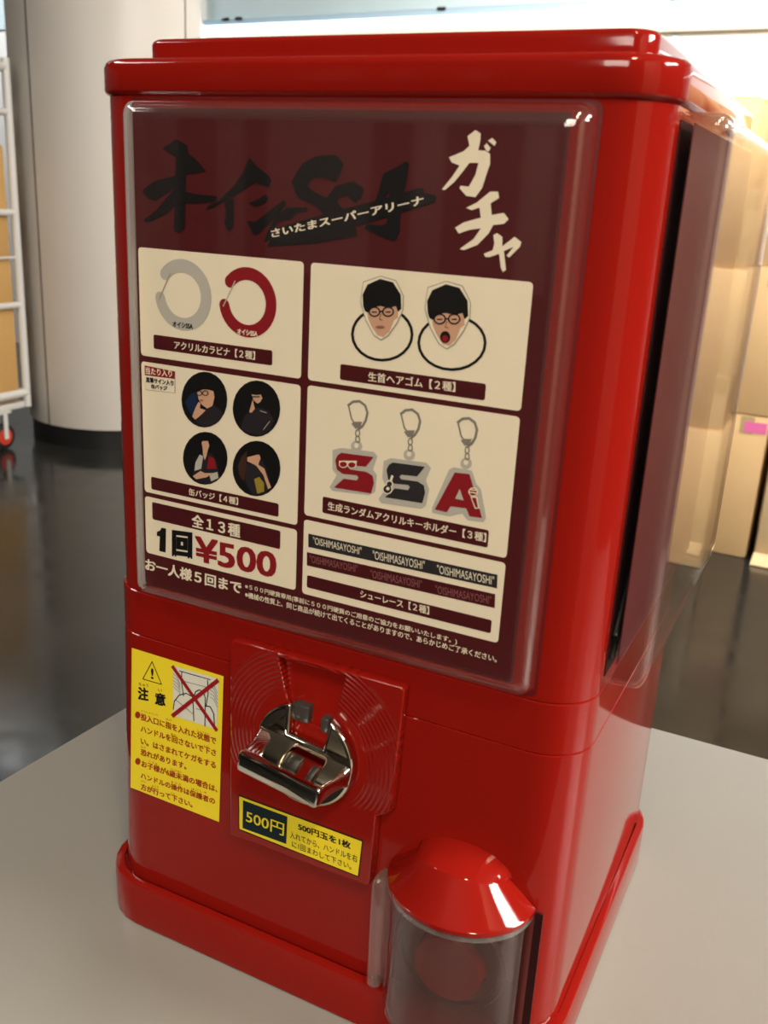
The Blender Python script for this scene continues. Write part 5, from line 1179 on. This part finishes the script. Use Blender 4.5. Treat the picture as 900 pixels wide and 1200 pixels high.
o = carton(-.215, -.160, 3.235, 3.39, FZ, -.03, 'narrow pale carton standing on end between the two wide stacks', GA, 'card_light')
MB().add([(-.219, 3.195, FZ+.002), (-.158, 3.175, FZ+.002), (-.160, 3.234, FZ+.035), (-.215, 3.234, FZ+.035), (-.219, 3.195, FZ+.006), (-.158, 3.175, FZ+.006), (-.160, 3.234, FZ+.039), (-.215, 3.234, FZ+.039)],
    [(3,2,1,0),(4,5,6,7),(0,1,5,4),(1,2,6,5),(2,3,7,6),(3,0,4,7)]).build('bottom_flap', 'card_light', o)
carton(-.203, -.146, 3.25, 3.39, -.028, .62, 'narrow pale carton balanced on the narrow carton between the stacks', GA, 'card_light')
o = carton(-.152, .000, 3.27, 3.75, FZ, -.168, 'yellowish carton with a pink paper label', GA, 'card')
MB().box(-.085, -.006, 3.2685, 3.2695, -.232, -.192).build('paper_label', 'pink', o)
carton(-.140, .010, 3.27, 3.75, -.166, .365, 'tan carton resting on the carton with the pink label', GA, 'card')
carton(-.128, .030, 3.28, 3.75, .367, .80, 'tan carton at the top of the stack with the pink label', GA, 'card_light')
o = carton(.028, .42, 3.25, 3.70, FZ, -.10, 'carton on the floor at the right edge with its flap out', GA, 'card_light')
MB().add([(.024, 3.20, FZ+.002), (.42, 3.19, FZ+.002), (.42, 3.249, FZ+.035), (.028, 3.249, FZ+.035), (.024, 3.20, FZ+.006), (.42, 3.19, FZ+.006), (.42, 3.249, FZ+.039), (.028, 3.249, FZ+.039)],
    [(3,2,1,0),(4,5,6,7),(0,1,5,4),(1,2,6,5),(2,3,7,6),(3,0,4,7)]).build('bottom_flap', 'card_light', o)
carton(.045, .43, 3.27, 3.70, -.098, .62, 'carton on top of the carton at the right edge', GA, 'card')
for i_, (x0, x1, y0) in enumerate(((.47, .90, 3.05), (.95, 1.40, 2.85))):  # unseen stacks added for reflections in the side cover and lid
    for k, (z0, z1) in enumerate(((FZ, -.20), (-.198, .36), (.362, .86))):
        carton(x0+.01*k, x1+.01*k, y0+.01*k, y0+.45, z0, z1, ['bottom', 'middle', 'top'][k]+[' carton of the unseen added stack just past the right edge', ' carton of the farthest unseen added stack past the right edge'][i_], GA, 'card')
for k, (z0, z1) in enumerate(((FZ, -.13), (-.128, .45), (.452, .992))):
    carton(-.42, .30, 4.05, 4.5, z0, z1, ['bottom', 'middle', 'top'][k]+' carton of the rear stack nearest the back wall', GA, 'card_tan')


# ================================================================== cage trolley
ct = empty('cage_trolley', (-3.70, 2.6, FZ), 'white steel cage trolley beside the round pillar at the left edge', 'trolley')
X0, X1, Y0, Y1 = -4.10, -3.333, 2.15, 2.90
for x in (X0, X1):
    for y in (Y0, Y1):
        MB().tube([(x, y, FZ+.19), (x, y, 1.02)], .019, 14).build('post', 'cage', ct)
dk = MB(); dk.box(X0, X1, Y0, Y1, FZ+.185, FZ+.215, .004); dk.build('deck', 'cage', ct)
for z, r in ((.372, .015), (-.044, .015), (-.463, .020), (.80, .015), (.985, .018)):
    rb = MB()
    rb.tube([(X1, Y0, z), (X1, Y1, z)], r, 10); rb.tube([(X0, Y0, z), (X0, Y1, z)], r, 10); rb.tube([(X0, Y1, z), (X1, Y1, z)], r, 10)
    rb.build('rail', 'cage', ct)
MB().tube([(X1, Y0, .172), (X1, Y1, .172)], .006, 8).build('wire', 'cage', ct)
cs = None
for x, y in ((X1-.02, Y1-.145), (X1-.02, Y0+.06), (X0+.06, Y1-.145), (X0+.06, Y0+.06)):
    c = MB(); c.box(x-.028, x-.0235, y-.012, y+.012, FZ+.052, FZ+.184); c.box(x+.0235, x+.028, y-.012, y+.012, FZ+.052, FZ+.184); c.box(x-.03, x+.03, y-.035, y+.035, FZ+.176, FZ+.1845)
    cas = c.build('caster', 'cage', ct)
    def wheel(r, hw, rc_): return [[(x+dx, y+rr_*math.cos(t), FZ+r0+rr_*math.sin(t)) for t in [2*math.pi*k/28 for k in range(28)]] for rr_, dx in rc_]
    r0 = .062
    MB().loft(wheel(0, 0, [(.050, -.019), (.060, -.014), (.062, 0), (.060, .014), (.050, .019)])).build('wheel', 'rubber', cas)
    MB().loft(wheel(0, 0, [(.038, -.021), (.040, -.019), (.040, .019), (.038, .0215)])).build('hub', 'orange', cas)
GT = 'cartons loaded on the cage trolley'
for k, (z0, z1) in enumerate(((-.50, -.045), (-.043, .165), (.167, .66))):
    carton(X0+.04, X1-.022, Y0+.05, Y1-.022, z0, z1, ['lowest', 'middle', 'topmost'][k]+' tan carton inside the white cage trolley', GT, 'card_tan')
